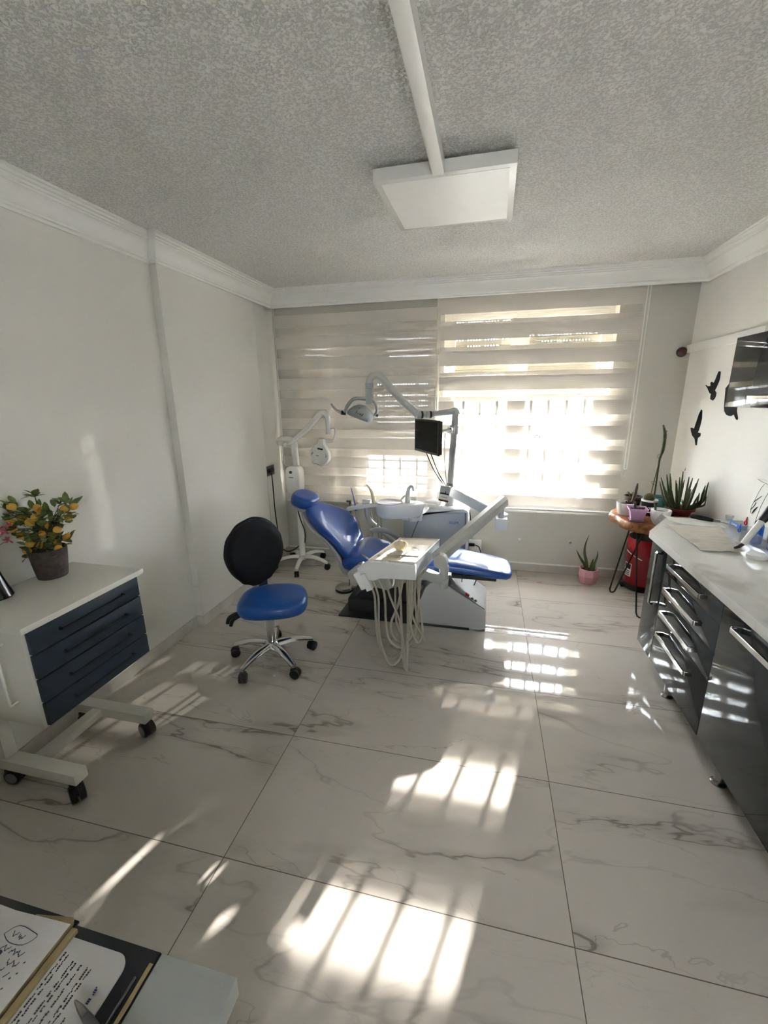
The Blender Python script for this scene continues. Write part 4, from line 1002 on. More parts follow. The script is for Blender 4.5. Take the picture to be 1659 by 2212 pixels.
# instrument table
TZ = .70
tq = [(-.645, 2.285), (-.365, 2.29), (-.272, 2.745), (-.540, 2.715)]
def quad(z, k):
    cx = sum(p[0] for p in tq)/4; cy = sum(p[1] for p in tq)/4
    return [V(cx+(x-cx)*k, cy+(y-cy)*k, z) for x, y in tq]
tb = part('instrument_table', MB().loft([quad(.59, .93), quad(.60, .97), quad(TZ-.008, 1.0), quad(TZ, 1.0), quad(TZ, .95), quad(TZ-.006, .94)]), 'unit_white', t, ang=20)
part('tray_mat', MB().loft([quad(TZ-.0055, .93), quad(TZ-.001, .93)]), 'cream', tb, ang=20)
part('tray_rim', MB().tube([v+V(0, 0, .002) for v in quad(TZ, .985)], .004, 6, closed=True), 'cream', tb)
part('acrylic_guard', MB().prism([(2.27, .59), (2.27, .715), (2.72, .715), (2.72, .65), (2.45, .60)], 'YZ', 0, .004, 0, Matrix.Translation((-.352, 0, 0)) @ Matrix.Translation((0, 2.29, 0)) @ Matrix.Rotation(-.20, 4, 'Z') @ Matrix.Translation((0, -2.29, 0))), 'acrylic', tb)
part('holder_wing', MB().prism([(-.640, .702), (-.712, .648), (-.692, .620), (-.66, .585), (-.61, .578), (-.568, .598), (-.356, .606), (-.360, .695)], 'XZ', 2.262, 2.30, .006), 'unit_white', tb)
for k in range(2):
    m_ = Matrix.Translation((-.69+.035*k, 2.28+.0*k, .58-.005*k)) @ Matrix.Rotation(-.45, 4, 'Y')
    part('instrument_rest', MB().box(-.022, .018, -.03, .04, -.062, .05, .006, m_), 'unit_white', tb)
part('holder_back', MB().prism([(-.70, .60), (-.715, .54), (-.69, .50), (-.64, .47), (-.56, .45), (-.52, .48), (-.55, .58)], 'XZ', 2.40, 2.62, .02), 'chair_grey', tb)
part('table_handle', MB().tube([(-.69, 2.36, .645), (-.73, 2.36, .615), (-.775, 2.36, .575), (-.79, 2.36, .555)], [.016, .018, .018, .014], 12, smooth=3), 'pole_grey', tb)
part('handpiece', MB().tube([(-.655, 2.33, .69), (-.69, 2.33, .71), (-.705, 2.33, .718)], [.006, .006, .004], 8), 'steel', tb)
part('handpiece', MB().tube([(-.70, 2.33, .652), (-.715, 2.33, .658)], [.006, .004], 8), 'steel', tb)
hp = [[(-.655, 2.30, .56), (-.615, 2.30, .47), (-.605, 2.29, .30), (-.585, 2.28, .15), (-.53, 2.28, .065), (-.46, 2.30, .08), (-.41, 2.34, .22), (-.385, 2.40, .45), (-.38, 2.43, .60)],
      [(-.625, 2.30, .565), (-.59, 2.30, .46), (-.588, 2.29, .28), (-.565, 2.27, .14), (-.505, 2.26, .030), (-.44, 2.27, .10), (-.40, 2.33, .25), (-.40, 2.40, .48), (-.395, 2.43, .60)],
      [(-.595, 2.31, .585), (-.555, 2.31, .48), (-.545, 2.30, .30), (-.52, 2.29, .18), (-.45, 2.31, .125), (-.385, 2.35, .16), (-.36, 2.40, .32), (-.37, 2.44, .60)],
      [(-.545, 2.31, .59), (-.525, 2.31, .48), (-.46, 2.29, .33), (-.43, 2.27, .18), (-.41, 2.25, .02), (-.405, 2.26, .05), (-.41, 2.32, .30), (-.42, 2.40, .60)],
      [(-.47, 2.31, .595), (-.455, 2.31, .45), (-.445, 2.29, .28), (-.435, 2.27, .10), (-.415, 2.26, .012), (-.408, 2.27, .10), (-.42, 2.36, .35), (-.44, 2.42, .60)],
      [(-.44, 2.31, .595), (-.47, 2.32, .42), (-.52, 2.33, .27), (-.50, 2.34, .17), (-.43, 2.35, .14), (-.37, 2.37, .25), (-.36, 2.42, .45), (-.35, 2.46, .60)],
      [(-.415, 2.31, .595), (-.405, 2.32, .44), (-.375, 2.34, .30), (-.335, 2.37, .20), (-.32, 2.40, .14), (-.345, 2.42, .18), (-.385, 2.44, .35), (-.40, 2.46, .60)],
      [(-.40, 2.30, .595), (-.40, 2.31, .42), (-.39, 2.32, .26), (-.355, 2.35, .15), (-.33, 2.38, .22), (-.36, 2.42, .40), (-.385, 2.45, .60)],
      [(-.385, 2.30, .595), (-.392, 2.31, .45), (-.40, 2.33, .30), (-.42, 2.36, .20), (-.46, 2.38, .17), (-.50, 2.40, .25), (-.51, 2.42, .45), (-.50, 2.44, .60)]]
for p_ in hp: part('instrument_hose', MB().tube(p_, .0075, 8, smooth=5), 'hose', t)
part('unit_cable', MB().tube([(-.115, 3.66, .68), (-.10, 3.66, .60), (-.10, 3.67, .5), (-.105, 3.70, .42)], .005, 6, smooth=4), 'cable_black', t)
# things lying on the instrument table
TT2 = TZ+.0005
t = thing('gauze_ball', (-.485, 2.47, TT2), 'crumpled cream gauze ball on the instrument tray', 'gauze')
gb = MB(); bmesh.ops.create_icosphere(gb.bm, subdivisions=4, radius=.042)
for v in gb.bm.verts:
    n_ = noise.noise(v.co*38)+.5*noise.noise(v.co*90)+.35*math.sin(v.co.x*160+v.co.z*60); v.co *= 1+.12*n_
    v.co.z *= .82; v.co.x *= 1.05; v.co += V(-.485, 2.47, TT2+.038)
part('ball', gb, 'gauze', t, ang=80)
solo('tray_paper', sheet([(-.56, 2.40), (-.36, 2.40), (-.32, 2.60), (-.50, 2.60)], TZ-.0005, .004, 14, 14, seed=8), 'paper', 'thin white paper crumpled under the gauze ball on the instrument tray', 'paper', ang=80)
solo('instrument_pouch', sheet([(-.60, 2.325), (-.405, 2.345), (-.41, 2.385), (-.605, 2.365)], TZ, .009, 22, 6, seed=4), 'clear', 'clear wrapped instrument pouch at the front of the tray', 'pouch', ang=80)
t = thing('dental_mirror', (-.43, 2.52, TT2), 'steel hand instrument behind the gauze ball on the tray', 'dental instrument')
part('shaft', MB().tube([(-.475, 2.535, TZ+.012), (-.40, 2.515, TZ+.012)], [.004, .005], 8), 'steel', t); part('tip', MB().tube([(-.40, 2.515, TZ+.012), (-.385, 2.508, TZ+.010), (-.375, 2.50, TZ+.006)], [.004, .003, .005], 8), 'steel', t)
# on the unit
cup('drinking_cup', (-.562, 3.42, .7755), .026, .058, 'small clear drinking cup beside the spout of the spittoon')
t = thing('folded_towels', (-.40, 3.58, .722), 'folded white paper towels on top of the dental unit cabinet', 'towel')
tm = Matrix.Translation((-.432, 3.60, .722)) @ Matrix.Rotation(-.35, 4, 'Z')
part('stack', MB().box(-.075, .075, -.05, .05, .0, .012, .004, tm).box(-.07, .072, -.05, .048, .012, .026, .006, tm).box(-.05, .075, -.045, .05, .026, .044, .008, tm), 'paper', t)
part('loose_towel', sheet([(-.47, 3.49), (-.33, 3.48), (-.33, 3.54), (-.46, 3.55)], .724, .008, 12, 8, seed=3), 'paper', t, ang=80)
t = thing('hanging_card', (-.34, 3.56, .77), 'card with a grey skyline picture hanging from the lamp pole', 'card')
km = frame((-.372, 3.548, .775), (.96, -.22, -.12), (.16, 0, 1))
part('card', MB().box(0, .088, 0, .135, -.002, 0, 0, km), 'paper', t)
part('picture', MB().box(.004, .084, .062, .131, -.0001, .0006, 0, km), 'photo_grey', t)
sk = MB()
sk.prism([(.004, .062), (.084, .062), (.084, .074), (.07, .076), (.066, .073), (.058, .075), (.055, .09), (.052, .094), (.05, .09), (.047, .075), (.036, .075), (.034, .084), (.031, .075), (.025, .074), (.023, .083), (.020, .074), (.004, .070)], 'XY', .0006, .0012, 0, km)
part('skyline', sk, 'black_plastic', t)
part('stripe', MB().box(.0, .088, .0, .016, -.0001, .0007, 0, km), 'dark_red', t)
cap = MB()
for k, w in enumerate((.006, .004, .007, .005, .004, .006)): cap.box(.020+.0085*k, .020+.0085*k+w, .036, .036+.004+.002*(k % 2), 0, .0006, 0, km)
part('caption', cap, 'ink2', t)
part('string', MB().tube([km @ V(.044, .135, 0), V(-.31, 3.605, .915), V(-.285, 3.60, .93)], .0025, 6), 'cable_white', t)
# foot pedal
c = (-1.142, 3.275)
t = thing('foot_pedal', (*c, 0), 'round metal foot pedal on the floor beside the chair base', 'foot pedal')
part('base', MB().lathe([(.078, 0), (.082, .006), (.080, .016), (0, .016)], (*c, 0), 32), 'black_plastic', t)
part('plate', MB().lathe([(.078, .016), (.080, .024), (.070, .036), (.03, .042), (0, .043)], (*c, 0), 32), 'steel', t)
part('lever', MB().tube([(c[0]+.06, c[1]-.01, .03), (c[0]+.10, c[1], .035)], .010, 8), 'steel', t)
part('rod', MB().tube([(c[0]+.03, c[1]+.05, .035), (c[0]+.025, c[1]+.06, .075)], .004, 6), 'steel', t)
part('cord', MB().tube([(c[0]+.08, c[1]+.02, .012), (c[0]+.14, c[1]+.06, .006), (c[0]+.22, c[1]+.08, .006), (c[0]+.35, c[1]+.12, .006)], .005, 6, smooth=4), 'cable_black', t)

# ------------------------------------------------------------------ operator stool
def ang_leg(c, a, r0, r1, z0, z1, w0, w1, h0, h1, sag, n=8):
    """arched star-base leg from hub radius r0 to r1"""
    d = V(math.cos(a), math.sin(a), 0); sd = V(-math.sin(a), math.cos(a), 0); rg = []
    for i in range(n+1):
        u = i/n; r = r0+(r1-r0)*u; z = z0+(z1-z0)*u+sag*math.sin(PI*u); w = w0+(w1-w0)*u; h = h0+(h1-h0)*u
        p = V(c[0], c[1], 0)+d*r
        rg.append([p+sd*(w*x)+V(0, 0, z+h*y) for x, y in ((-1, -.6), (-.85, .3), (-.5, .8), (0, 1), (.5, .8), (.85, .3), (1, -.6), (.5, -1), (-.5, -1))])
    return MB().loft(rg)
def caster(parent, p, a, r, m='black_plastic', hub=None, base=0):
    """twin wheel caster under p, rolling along a"""
    d = V(math.cos(a), math.sin(a), 0); s_ = V(-math.sin(a), math.cos(a), 0); c = V(p[0], p[1], r)+d*.012
    w = part('caster', MB().tube([c-s_*r*.78, c-s_*r*.70, c-s_*r*.12], [r*.88, r, r], 22).tube([c+s_*r*.12, c+s_*r*.70, c+s_*r*.78], [r, r, r*.88], 22).cyl(c-s_*r*.2, c+s_*r*.2, r*.5), m, parent)
    part('fork', MB().box(-r*.55, r*.55, -r*.62, r*.62, r*.2, r*1.12, r*.25, frame((c.x-d.x*r*.35, c.y-d.y*r*.35, r), d, s_)).cyl((p[0], p[1], r*1.2), (p[0], p[1], r*2.3), .006, 8), m, w)
    if hub:
        for q in (-1, 1): part('wheel_cap', MB().cyl(c+s_*r*.76*q, c+s_*r*.80*q, r*.72, 20), hub, w)
SC = (-1.27, 2.195)
t = thing('dental_stool', (*SC, 0), 'operator stool with blue seat, black cloth cover on its back and chrome star base', 'stool')
hub = part('star_hub', MB().lathe([(0, .075), (.026, .075), (.042, .085), (.046, .12), (.036, .135), (.03, .14), (0, .14)], (*SC, 0), 24), 'chrome', t)
for k in range(5):
    a = math.radians(-36+72*k+2)
    part('leg', ang_leg(SC, a, .02, .262, .112, .083, .030, .018, .022, .012, .018), 'chrome', t)
    caster(t, (SC[0]+.25*math.cos(a), SC[1]+.25*math.sin(a)), a+.6, .030)
part('gas_lift', MB().cyl((*SC, .135), (*SC, .34), .026, 24).cyl((*SC, .34), (*SC, .385), .018, 18), 'chrome', t)
part('seat_plate', MB().box(SC[0]-.10, SC[0]+.10, SC[1]-.09, SC[1]+.09, .380, .402, .006), 'black_plastic', t)
th = math.radians(20)
SM = Matrix.Translation((SC[0]+.055, SC[1]-.03, .447)) @ Matrix.Rotation(th, 4, 'Z')
so = [(x*(1-.06*y/.19), y) for x, y in superell(.205, .185, 48, 2.9)]
part('seat', cushion(so, [(.86, -.052), (.95, -.045), (.99, -.028), (1, -.008), (.985, .010), (.94, .024), (.86, .031), (.7, .033), (.4, .031), (.02, .030)], SM), 'blue_vinyl2', t, ang=60)
BM_ = frame((-1.357, 2.237, .722), (.62, .78, 0), (.13, -.10, 1))
# black elastic cover hugging the round backrest
ro = []
for k, h in ((.05, -.052), (.5, -.050), (.8, -.046), (.94, -.034), (1., -.012), (1.01, .012), (.985, .036), (.92, .052), (.8, .060), (.5, .066), (.05, .068)):
    ring = []
    for i in range(64):
        a = 2*PI*i/64; x, y = math.cos(a), math.sin(a)
        rx, ry = .178, (.212 if y > 0 else .228)
        wv = 1+.012*math.sin(9*a+2*h*40)+.010*math.sin(17*a)*(1 if y < 0 else .3)
        ring.append(BM_ @ V(rx*x*k*wv*(1-.08*max(0, -y)), ry*y*k*wv, h))
    ro.append(ring)
BZ = (BM_.to_3x3() @ V(0, 0, 1))
cv = part('back_cover', MB().loft(ro), 'cover_black', t, 'black elastic cloth cover', ang=60)
part('cover_hem', MB().tube([BM_ @ V(.176*1.0*math.cos(a)*(1-.08*max(0, -math.sin(a))), (.212 if math.sin(a) > 0 else .228)*math.sin(a), -.022+.004*math.sin(11*a)) for a in [2*PI*i/60 for i in range(60)]], .007, 6, closed=True), 'cover_trim', cv)
part('back_bracket', MB().prism([(-.028, .40), (.028, .40), (.028, .60), (-.028, .60)], 'XZ', -.006, .006, .003, Matrix.Translation((-1.342, 2.278, 0)) @ Matrix.Rotation(math.radians(52), 4, 'Z')).box(-1.352, -1.27, 2.215, 2.285, .392, .410, .003), 'steel', t)
for k, (dx, dz) in enumerate(((0, 0), (.035, -.025))):
    part('lever', MB().tube([(-1.36+dx, 2.05-.02*k, .41), (-1.395+dx, 2.025-.02*k, .40), (-1.42+dx, 2.0-.02*k, .385), (-1.43+dx, 1.99-.02*k, .352)], [.006, .011, .012, .010], 10, smooth=3), 'black_plastic', t)

# ------------------------------------------------------------------ whitening lamp on stand
WC = (-1.725, 3.715)
t = thing('whitening_lamp', (*WC, 0), 'white tooth whitening lamp on a five legged rolling stand in the corner', 'medical lamp')
part('star_hub', MB().lathe([(0, .07), (.035, .075), (.045, .10), (.040, .125), (0, .13)], (*WC, 0), 24), 'white_enamel', t)
for k in range(5):
    a = math.radians(-80+72*k+0)
    part('leg', ang_leg(WC, a, .02, .275, .105, .072, .026, .019, .020, .014, .022), 'white_enamel', t)
    caster(t, (WC[0]+.262*math.cos(a), WC[1]+.262*math.sin(a)), a+.3, .028)
part('pole', MB().cyl((*WC, .12), (*WC, .78), .030, 24).cyl((WC[0]-.005, WC[1], .99), (WC[0]-.012, WC[1], 1.185), .033, 24).cyl((WC[0], WC[1], .76), (WC[0]-.005, WC[1], 1.0), .028, 20), 'white_enamel', t)
wbx = superell(.072, .135, 40, 4)
bxm = frame((WC[0]-.01, WC[1]-.055, .885), (1, .05, 0), (0, 0, 1))
cbx = part('control_box', cushion(wbx, [(.85, -.10), (.97, -.09), (1, -.06), (1, .015), (.97, .035), (.88, .045), (.5, .049), (.02, .050)], bxm), 'white_enamel', t, ang=60)
part('button', MB().lathe([(.014, .046), (.014, .053), (.009, .055), (0, .054)], (-.015, .085, 0), 18, None) if 0 else MB().cyl(bxm @ V(-.010, .082, .040), bxm @ V(-.010, .082, .054), .014, 18), mat('dark_green', '10301c', .3), cbx)
part('print_mark', MB().box(-.03, .012, .030, .036, .047, .0505, 0, bxm), 'ink2', cbx)
part('top_arm', MB().tube([(WC[0]-.012, WC[1], 1.18), (WC[0]-.012, WC[1], 1.225), (WC[0]-.045, WC[1]-.005, 1.255), (WC[0]-.11, WC[1]-.01, 1.262), (WC[0]-.185, WC[1]-.015, 1.245)], [.033, .034, .032, .028, .018], 16, smooth=4), 'white_enamel', t)
jt = part('tilt_joint', MB().ball((WC[0]-.135, WC[1]-.03, 1.222), .030, 1.2, 1, .8).ball((WC[0]-.09, WC[1]-.05, 1.212), .022).box(WC[0]-.16, WC[0]-.04, WC[1]-.04, WC[1]+.0, 1.21, 1.24, .01), 'white_enamel', t)
part('boom', MB().tube([(WC[0]-.03, WC[1]-.02, 1.235), (-1.56, 3.64, 1.365), (-1.43, 3.57, 1.472), (-1.40, 3.555, 1.497), (-1.365, 3.54, 1.505), (-1.335, 3.53, 1.49), (-1.325, 3.53, 1.455), (-1.322, 3.53, 1.41)], [.022, .025, .027, .027, .026, .025, .024, .022], 14, smooth=4), 'white_enamel', t)
part('swivel', MB().cyl((-1.322, 3.53, 1.415), (-1.322, 3.53, 1.405), .026, 18).cyl((-1.322, 3.53, 1.405), (-1.325, 3.53, 1.325), .021, 18), 'white_enamel', t)
part('head_yoke', MB().tube([(-1.31, 3.53, 1.375), (-1.275, 3.53, 1.378), (-1.262, 3.53, 1.362), (-1.268, 3.53, 1.31), (-1.285, 3.53, 1.27), (-1.315, 3.53, 1.262), (-1.35, 3.53, 1.268)], .010, 10, smooth=4), 'white_enamel', t)
wm = frame((-1.405, 3.52, 1.155), (.98, -.05, -.16), (.17, 0, 1))
out = [(-.018, .135), (.022, .135), (.028, .10), (.045, .075), (.080, .035), (.095, -.005), (.092, -.04), (.070, -.075), (.035, -.108), (.015, -.098), (-.015, -.092), (-.045, -.094), (-.060, -.092), (-.075, -.04), (-.085, .0), (-.080, .035), (-.055, .072), (-.028, .098)]
n0 = len(out); sm_ = []
for i in range(n0):
    p0, p1, p2, p3 = [V(*out[(i+k) % n0], 0) for k in (-1, 0, 1, 2)]
    for j in range(3):
        u = j/3; q = .5*((2*p1)+(p2-p0)*u+(2*p0-5*p1+4*p2-p3)*u*u+(3*p1-p0-3*p2+p3)*u**3); sm_.append((q.x, q.y))
hd = part('lamp_head', MB().loft([[wm @ V(x*k, y*k, h) for x, y in sm_] for k, h in ((.93, -.035), (.99, -.025), (1, .0), (.985, .018), (.93, .026), (.5, .030), (.02, .031))]), 'white_enamel', t, ang=50)
part('display', MB().box(-.020, .030, .040, .054, .026, .0315, .001, wm), 'black_plastic', hd)
for sx, r_ in ((-.062, .5), (.060, -.25)):
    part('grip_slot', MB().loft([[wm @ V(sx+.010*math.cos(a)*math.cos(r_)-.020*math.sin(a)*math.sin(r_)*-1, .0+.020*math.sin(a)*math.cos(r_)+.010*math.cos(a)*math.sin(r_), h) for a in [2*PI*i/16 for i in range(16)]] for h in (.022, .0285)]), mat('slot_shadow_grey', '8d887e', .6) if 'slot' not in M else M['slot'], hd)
for k, (x, y, w) in enumerate(((-.040, .026, .004), (-.032, .025, .004), (-.024, .024, .004), (.0, .019, .004), (.008, .018, .004), (.016, .017, .005))): part('print_mark', MB().box(x, x+w, y-.006, y, .0285, .0300, 0, wm), 'socket_grey', hd)
part('print_mark', MB().box(-.025, -.002, -.018, -.013, .029, .0312, 0, wm), 'ink2', hd)
part('light_opening', MB().prism([(-.058, -.090), (-.044, -.0905), (-.015, -.0885), (.015, -.0945), (.033, -.1045), (.015, -.1005), (-.015, -.0945), (-.045, -.0965)], 'XY', -.012, .016, 0, wm), 'black_plastic', hd)
part('power_cord', MB().tube([(WC[0]-.005, WC[1]-.06, .755), (WC[0], WC[1]-.07, .68), (WC[0]+.02, WC[1]-.05, .52), (WC[0]+.055, WC[1]-.035, .38), (WC[0]+.045, WC[1]-.02, .28), (WC[0]+.01, WC[1]+.04, .22)], .0055, 7, smooth=5), 'cable_black', t)
# double socket and plug on the left wall
t = thing('wall_socket', (XL+.006, 3.745, .955), 'dark grey double wall socket with a black plug in its left half', 'socket')
socket_t = t
part('plate', MB().box(XL, XL+.010, 3.665, 3.83, .905, 1.0, .003), 'socket_grey', t)
for y in (3.706, 3.788): part('socket_well', MB().lathe([(.026, 0), (.028, .004), (.024, .004), (.02, .001), (0, .001)], (XL+.009, y, .953), 22, Matrix.Rotation(PI/2, 4, 'Y')), 'black_plastic', t)
t = thing('power_plug', (XL+.03, 3.706, .95), 'black plug and cord hanging from the dark double socket', 'plug')
part('plug', MB().cyl((XL+.013, 3.706, .953), (XL+.045, 3.706, .953), .019, 16).tube([(XL+.040, 3.706, .953), (XL+.043, 3.706, .92)], .009, 8), 'black_plastic', t)
part('cord', MB().tube([(XL+.043, 3.706, .925), (XL+.05, 3.70, .80), (XL+.045, 3.71, .6), (XL+.05, 3.72, .4), (XL+.06, 3.73, .22), (XL+.10, 3.76, .13), (XL+.18, 3.77, .14), (XL+.27, 3.76, .21)], .0055, 7, smooth=5), 'cable_black', t)
part('thin_cord', MB().tube([(XL+.006, 3.68, .93), (XL+.006, 3.685, .6), (XL+.006, 3.69, .35), (XL+.006, 3.69, .1)], .003, 6, smooth=4), 'cable_white', socket_t, 'thin white cord')

# ------------------------------------------------------------------ drawer cart
KX0, KX1, KY0, KY1, KZ0, KZ1 = -2.005, -1.62, 1.05, 1.585, .40, .818
t = thing('drawer_cart', (-1.8, 1.32, 0), 'white rolling cart with four dark navy drawers against the left wall', 'cart')
part('body', MB().box(KX0, KX1, KY0, KY1, KZ0, KZ1, .002), 'cart_white', t)
part('top', MB().box(KX0-.005, KX1+.035, KY0-.02, KY1+.025, KZ1, KZ1+.026, .004), 'cart_white', t)
hh_ = (KZ1-KZ0-.004)/4
for i in range(4):
    z0 = KZ0+.002+hh_*i
    dr = part('drawer', MB().box(KX1, KX1+.018, KY0+.012, KY1-.002, z0+.003, z0+hh_-.003, .003), 'navy', t)
    y0_, y1_, zc = KY0+.125, KY1-.10, z0+hh_*.50
    part('handle', MB().box(KX1+.030, KX1+.037, y0_, y1_, zc-.003, zc+.003).prism([(KX1+.018, zc+.007), (KX1+.018, zc-.007), (KX1+.036, zc-.003), (KX1+.036, zc+.003)], 'XZ', y0_, y0_+.006).prism([(KX1+.018, zc+.007), (KX1+.018, zc-.007), (KX1+.036, zc-.003), (KX1+.036, zc+.003)], 'XZ', y1_-.006, y1_), 'navy_dark', dr)
part('side_handle', MB().tube([(-1.72, KY0, .755), (-1.72, KY0-.028, .755), (-1.718, KY0-.030, .74), (-1.718, KY0-.030, .52), (-1.72, KY0-.028, .505), (-1.72, KY0, .505)], .0055, 8), 'white_enamel', t)
def foot_beam(y, x0, x1):
    return part('leg', MB().box(x0, x1, y-.03, y+.03, .085, .135, .003), 'cart_white', t)
foot_beam(1.115, -2.0, -1.585); foot_beam(1.475, -2.0, -1.565)
part('cross_beam', MB().box(-1.87, -1.82, 1.145, 1.445, .088, .130, .003), 'cart_white', t)
for y in (1.115, 1.475): part('upright', MB().box(-2.0, -1.95, y-.025, y+.025, .135, KZ0, .003), 'cart_white', t)
for x, y, a in ((-1.615, 1.105, -.55), (-1.60, 1.478, -.35), (-1.97, 1.115, .2), (-1.97, 1.475, .4)): caster(t, (x, y), a, .036, 'black_plastic', 'wheel_grey')
KT = KZ1+.0262
# kumquat tree
c = (-1.932, 1.447)
t = thing('kumquat_plant', (*c, KT), 'artificial kumquat bush with orange yellow fruit in a dark bark pot on the cart', 'potted plant')
pb = []
for z, r in ((0, .056), (.004, .059), (.055, .066), (.105, .072), (.135, .075), (.139, .073), (.134, .069), (.115, .066)):
    pb.append([V(c[0]+(r+.0018*noise.noise(V(a*9, z*70, 1)))*math.cos(a), c[1]+(r+.0018*noise.noise(V(a*9, z*70, 1)))*math.sin(a), KT+z) for a in [2*PI*i/40 for i in range(40)]])
part('pot', MB().loft(pb), 'bark_pot', t)
part('soil', MB().lathe([(0, .128), (.066, .122), (0, .116)], (*c, KT), 24), 'soil', t)
# fruit and foliage: coordinates in the plane facing the room corner (u along the picture's width, h height, d depth)
ux = V(.88, .47, 0).normalized(); dx_ = V(-.47, .88, 0).normalized()
def KP(u, h, d=0): return V(c[0], c[1], KT)+ux*(u*1.06+.012)+dx_*d*.7+V(0, 0, h*.88+.078)
fruits = [(-.110, .30), (-.165, .225), (-.19, .19), (-.075, .235), (-.02, .235), (-.005, .255), (-.04, .215), (.005, .185), (-.11, .145), (-.072, .135), (-.012, .145), (.015, .135), (.012, .098), (.062, .112), (-.05, .075), (-.085, .062), (.035, .062), (.045, .165), (.092, .222), (.085, .27), (.118, .275), (-.005, .285), (-.105, .09)]
rk = random.Random(11); stems = MB(); lv = MB()
base = KP(0, .10)
def leaf_quad(p, d, L, w, up):
    d = d.normalized(); s_ = d.cross(up); s_ = s_.normalized() if s_.length > 1e-4 else d.orthogonal().normalized(); n_ = s_.cross(d)
    prof = [(0, .0), (.2, .75), (.45, 1), (.75, .7), (1, 0)]
    L_ = [p+d*(L*a)+s_*(w*b)+n_*(.10*L*math.sin(PI*a)) for a, b in prof]; R_ = [p+d*(L*a)-s_*(w*b)+n_*(.10*L*math.sin(PI*a)) for a, b in prof]; Cc = [p+d*(L*a)+n_*(.10*L*math.sin(PI*a)-.12*w*math.sin(PI*a)) for a, b in prof]
    for A, B in ((L_, Cc), (Cc, R_)):
        for i in range(4):
            q = [A[i], A[i+1], B[i+1], B[i]]; vs = []
            for v in q:
                if not vs or (v-vs[-1]).length > 1e-6: vs.append(v)
            if len(vs) > 2 and (vs[0]-vs[-1]).length < 1e-6: vs.pop()
            if len(vs) > 2: lv.face([lv.bm.verts.new(v) for v in vs])
for i, (u, h) in enumerate(fruits):
    d = rk.uniform(-.025, .05) if h < .2 else rk.uniform(-.045, .03)
    p = KP(u, h, d); p.x = max(p.x, -2.002)
    ax = (p-KP(0, h-.05, 0)); ax.normalize()
    m_ = frame(p, ax, (0, 0, 1) if abs(ax.z) < .9 else (1, 0, 0))
    part('fruit', MB().ball(p, .0175, 1.12, .92, .92, 14, 10, m_.to_3x3().to_4x4()), 'kumquat', t)
    st = p-ax*.02
    mid = base.lerp(st, .5)+V(0, 0, .03)
    stems.tube([base+V(rk.uniform(-.015, .015), rk.uniform(-.015, .015), 0), mid, st, p], [.004, .0028, .0018, .0012], 5, smooth=3)
    for k in range(9):
        q = st+V(rk.uniform(-.03, .03), rk.uniform(-.03, .03), rk.uniform(-.03, .03))
        dr_ = V(rk.uniform(-1, 1), rk.uniform(-1, 1), rk.uniform(-.5, .8)); leaf_quad(q, dr_+ax*.5, rk.uniform(.034, .056), rk.uniform(.011, .017), V(0, 0, 1))
for u, h in ((-.012, .345), (-.02, .335), (-.12, .29), (-.14, .29), (.10, .30), (.075, .295), (-.06, .26), (.03, .21), (-.03, .12), (.0, .11), (.03, .10), (-.06, .10), (-.02, .17), (-.05, .18), (.02, .15)):
    p = KP(u, h, rk.uniform(-.02, .02)); stems.tube([base, base.lerp(p, .5)+V(0, 0, .02), p], [.003, .002, .001], 5, smooth=3)
    for k in range(6): leaf_quad(p, V(rk.uniform(-1, 1), rk.uniform(-1, 1), rk.uniform(-.2, 1)), rk.uniform(.034, .055), rk.uniform(.011, .017), V(0, 0, 1))
for b_ in (stems, lv):
    for v in b_.bm.verts: v.co.x = max(v.co.x, -2.018+.004*noise.noise(v.co*60))
part('branches', stems, 'stem', t)
lo_ = part('leaves', lv, 'leaf', t, ang=80); lo_['kind'] = 'stuff'
# black vase with dried pink flowers at the picture's edge
c = (-1.99, 1.225)
c = (-1.945, 1.215)
t = thing('flower_vase', (*c, KT), 'glossy black cone vase of dried pink flowers at the left end of the cart', 'vase')
part('vase', MB().lathe([(0, 0), (.052, 0), (.056, .006), (.054, .012), (.032, .09), (.02, .15), (.018, .19), (.024, .20), (.02, .20), (.015, .18), (0, .17)], (*c, KT), 32), 'black_gloss', t)
fl = MB(); rf = random.Random(5); stm = MB()
for i in range(16):
    p = V(c[0]+rf.uniform(-.03, .075), c[1]+rf.uniform(-.03, .07), KT+rf.uniform(.22, .30)); stm.tube([(c[0], c[1], KT+.18), V(c[0], c[1], KT+.2).lerp(p, .6), p], [.0015, .0012, .001], 5)
    for k in range(7):
        e = p+V(rf.uniform(-1, 1), rf.uniform(-1, 1), rf.uniform(-.6, 1)).normalized()*rf.uniform(.012, .024); fl.tube([p, p.lerp(e, .6), e], [.0015, .004, .001], 5)
part('stems', stm, 'stem', t); f_ = part('petals', fl, 'pinkflower', t); f_['kind'] = 'stuff'

# ------------------------------------------------------------------ desk with agenda
t = thing('desk', (-.95, -.1, 0), 'grey desk whose corner shows at the bottom left', 'desk')
part('top', MB().box(-1.75, -.338, -.45, .390, .72, .76, .002), 'desk', t)
part('side_panel', MB().box(-.40, -.365, -.42, .34, 0, .72, .002), 'desk_edge', t)
part('side_panel', MB().box(-1.72, -1.68, -.42, .34, 0, .72, .002), 'desk_edge', t)
part('modesty_panel', MB().box(-1.68, -.40, .20, .22, .25, .72, .002), 'desk_edge', t)
DZ = .7605
t = thing('agenda', (-.63, .29, DZ), 'open black agenda with written and printed pages on the desk', 'agenda')
part('cover', MB().box(-.642, -.472, .12, .388, DZ, DZ+.005, .002).box(-.83, -.642, .12, .394, DZ, DZ+.005, .002), 'agenda', t)
part('cover_edge', MB().box(-.481, -.474, .12, .372, DZ+.005, DZ+.0055), 'kraft', t)
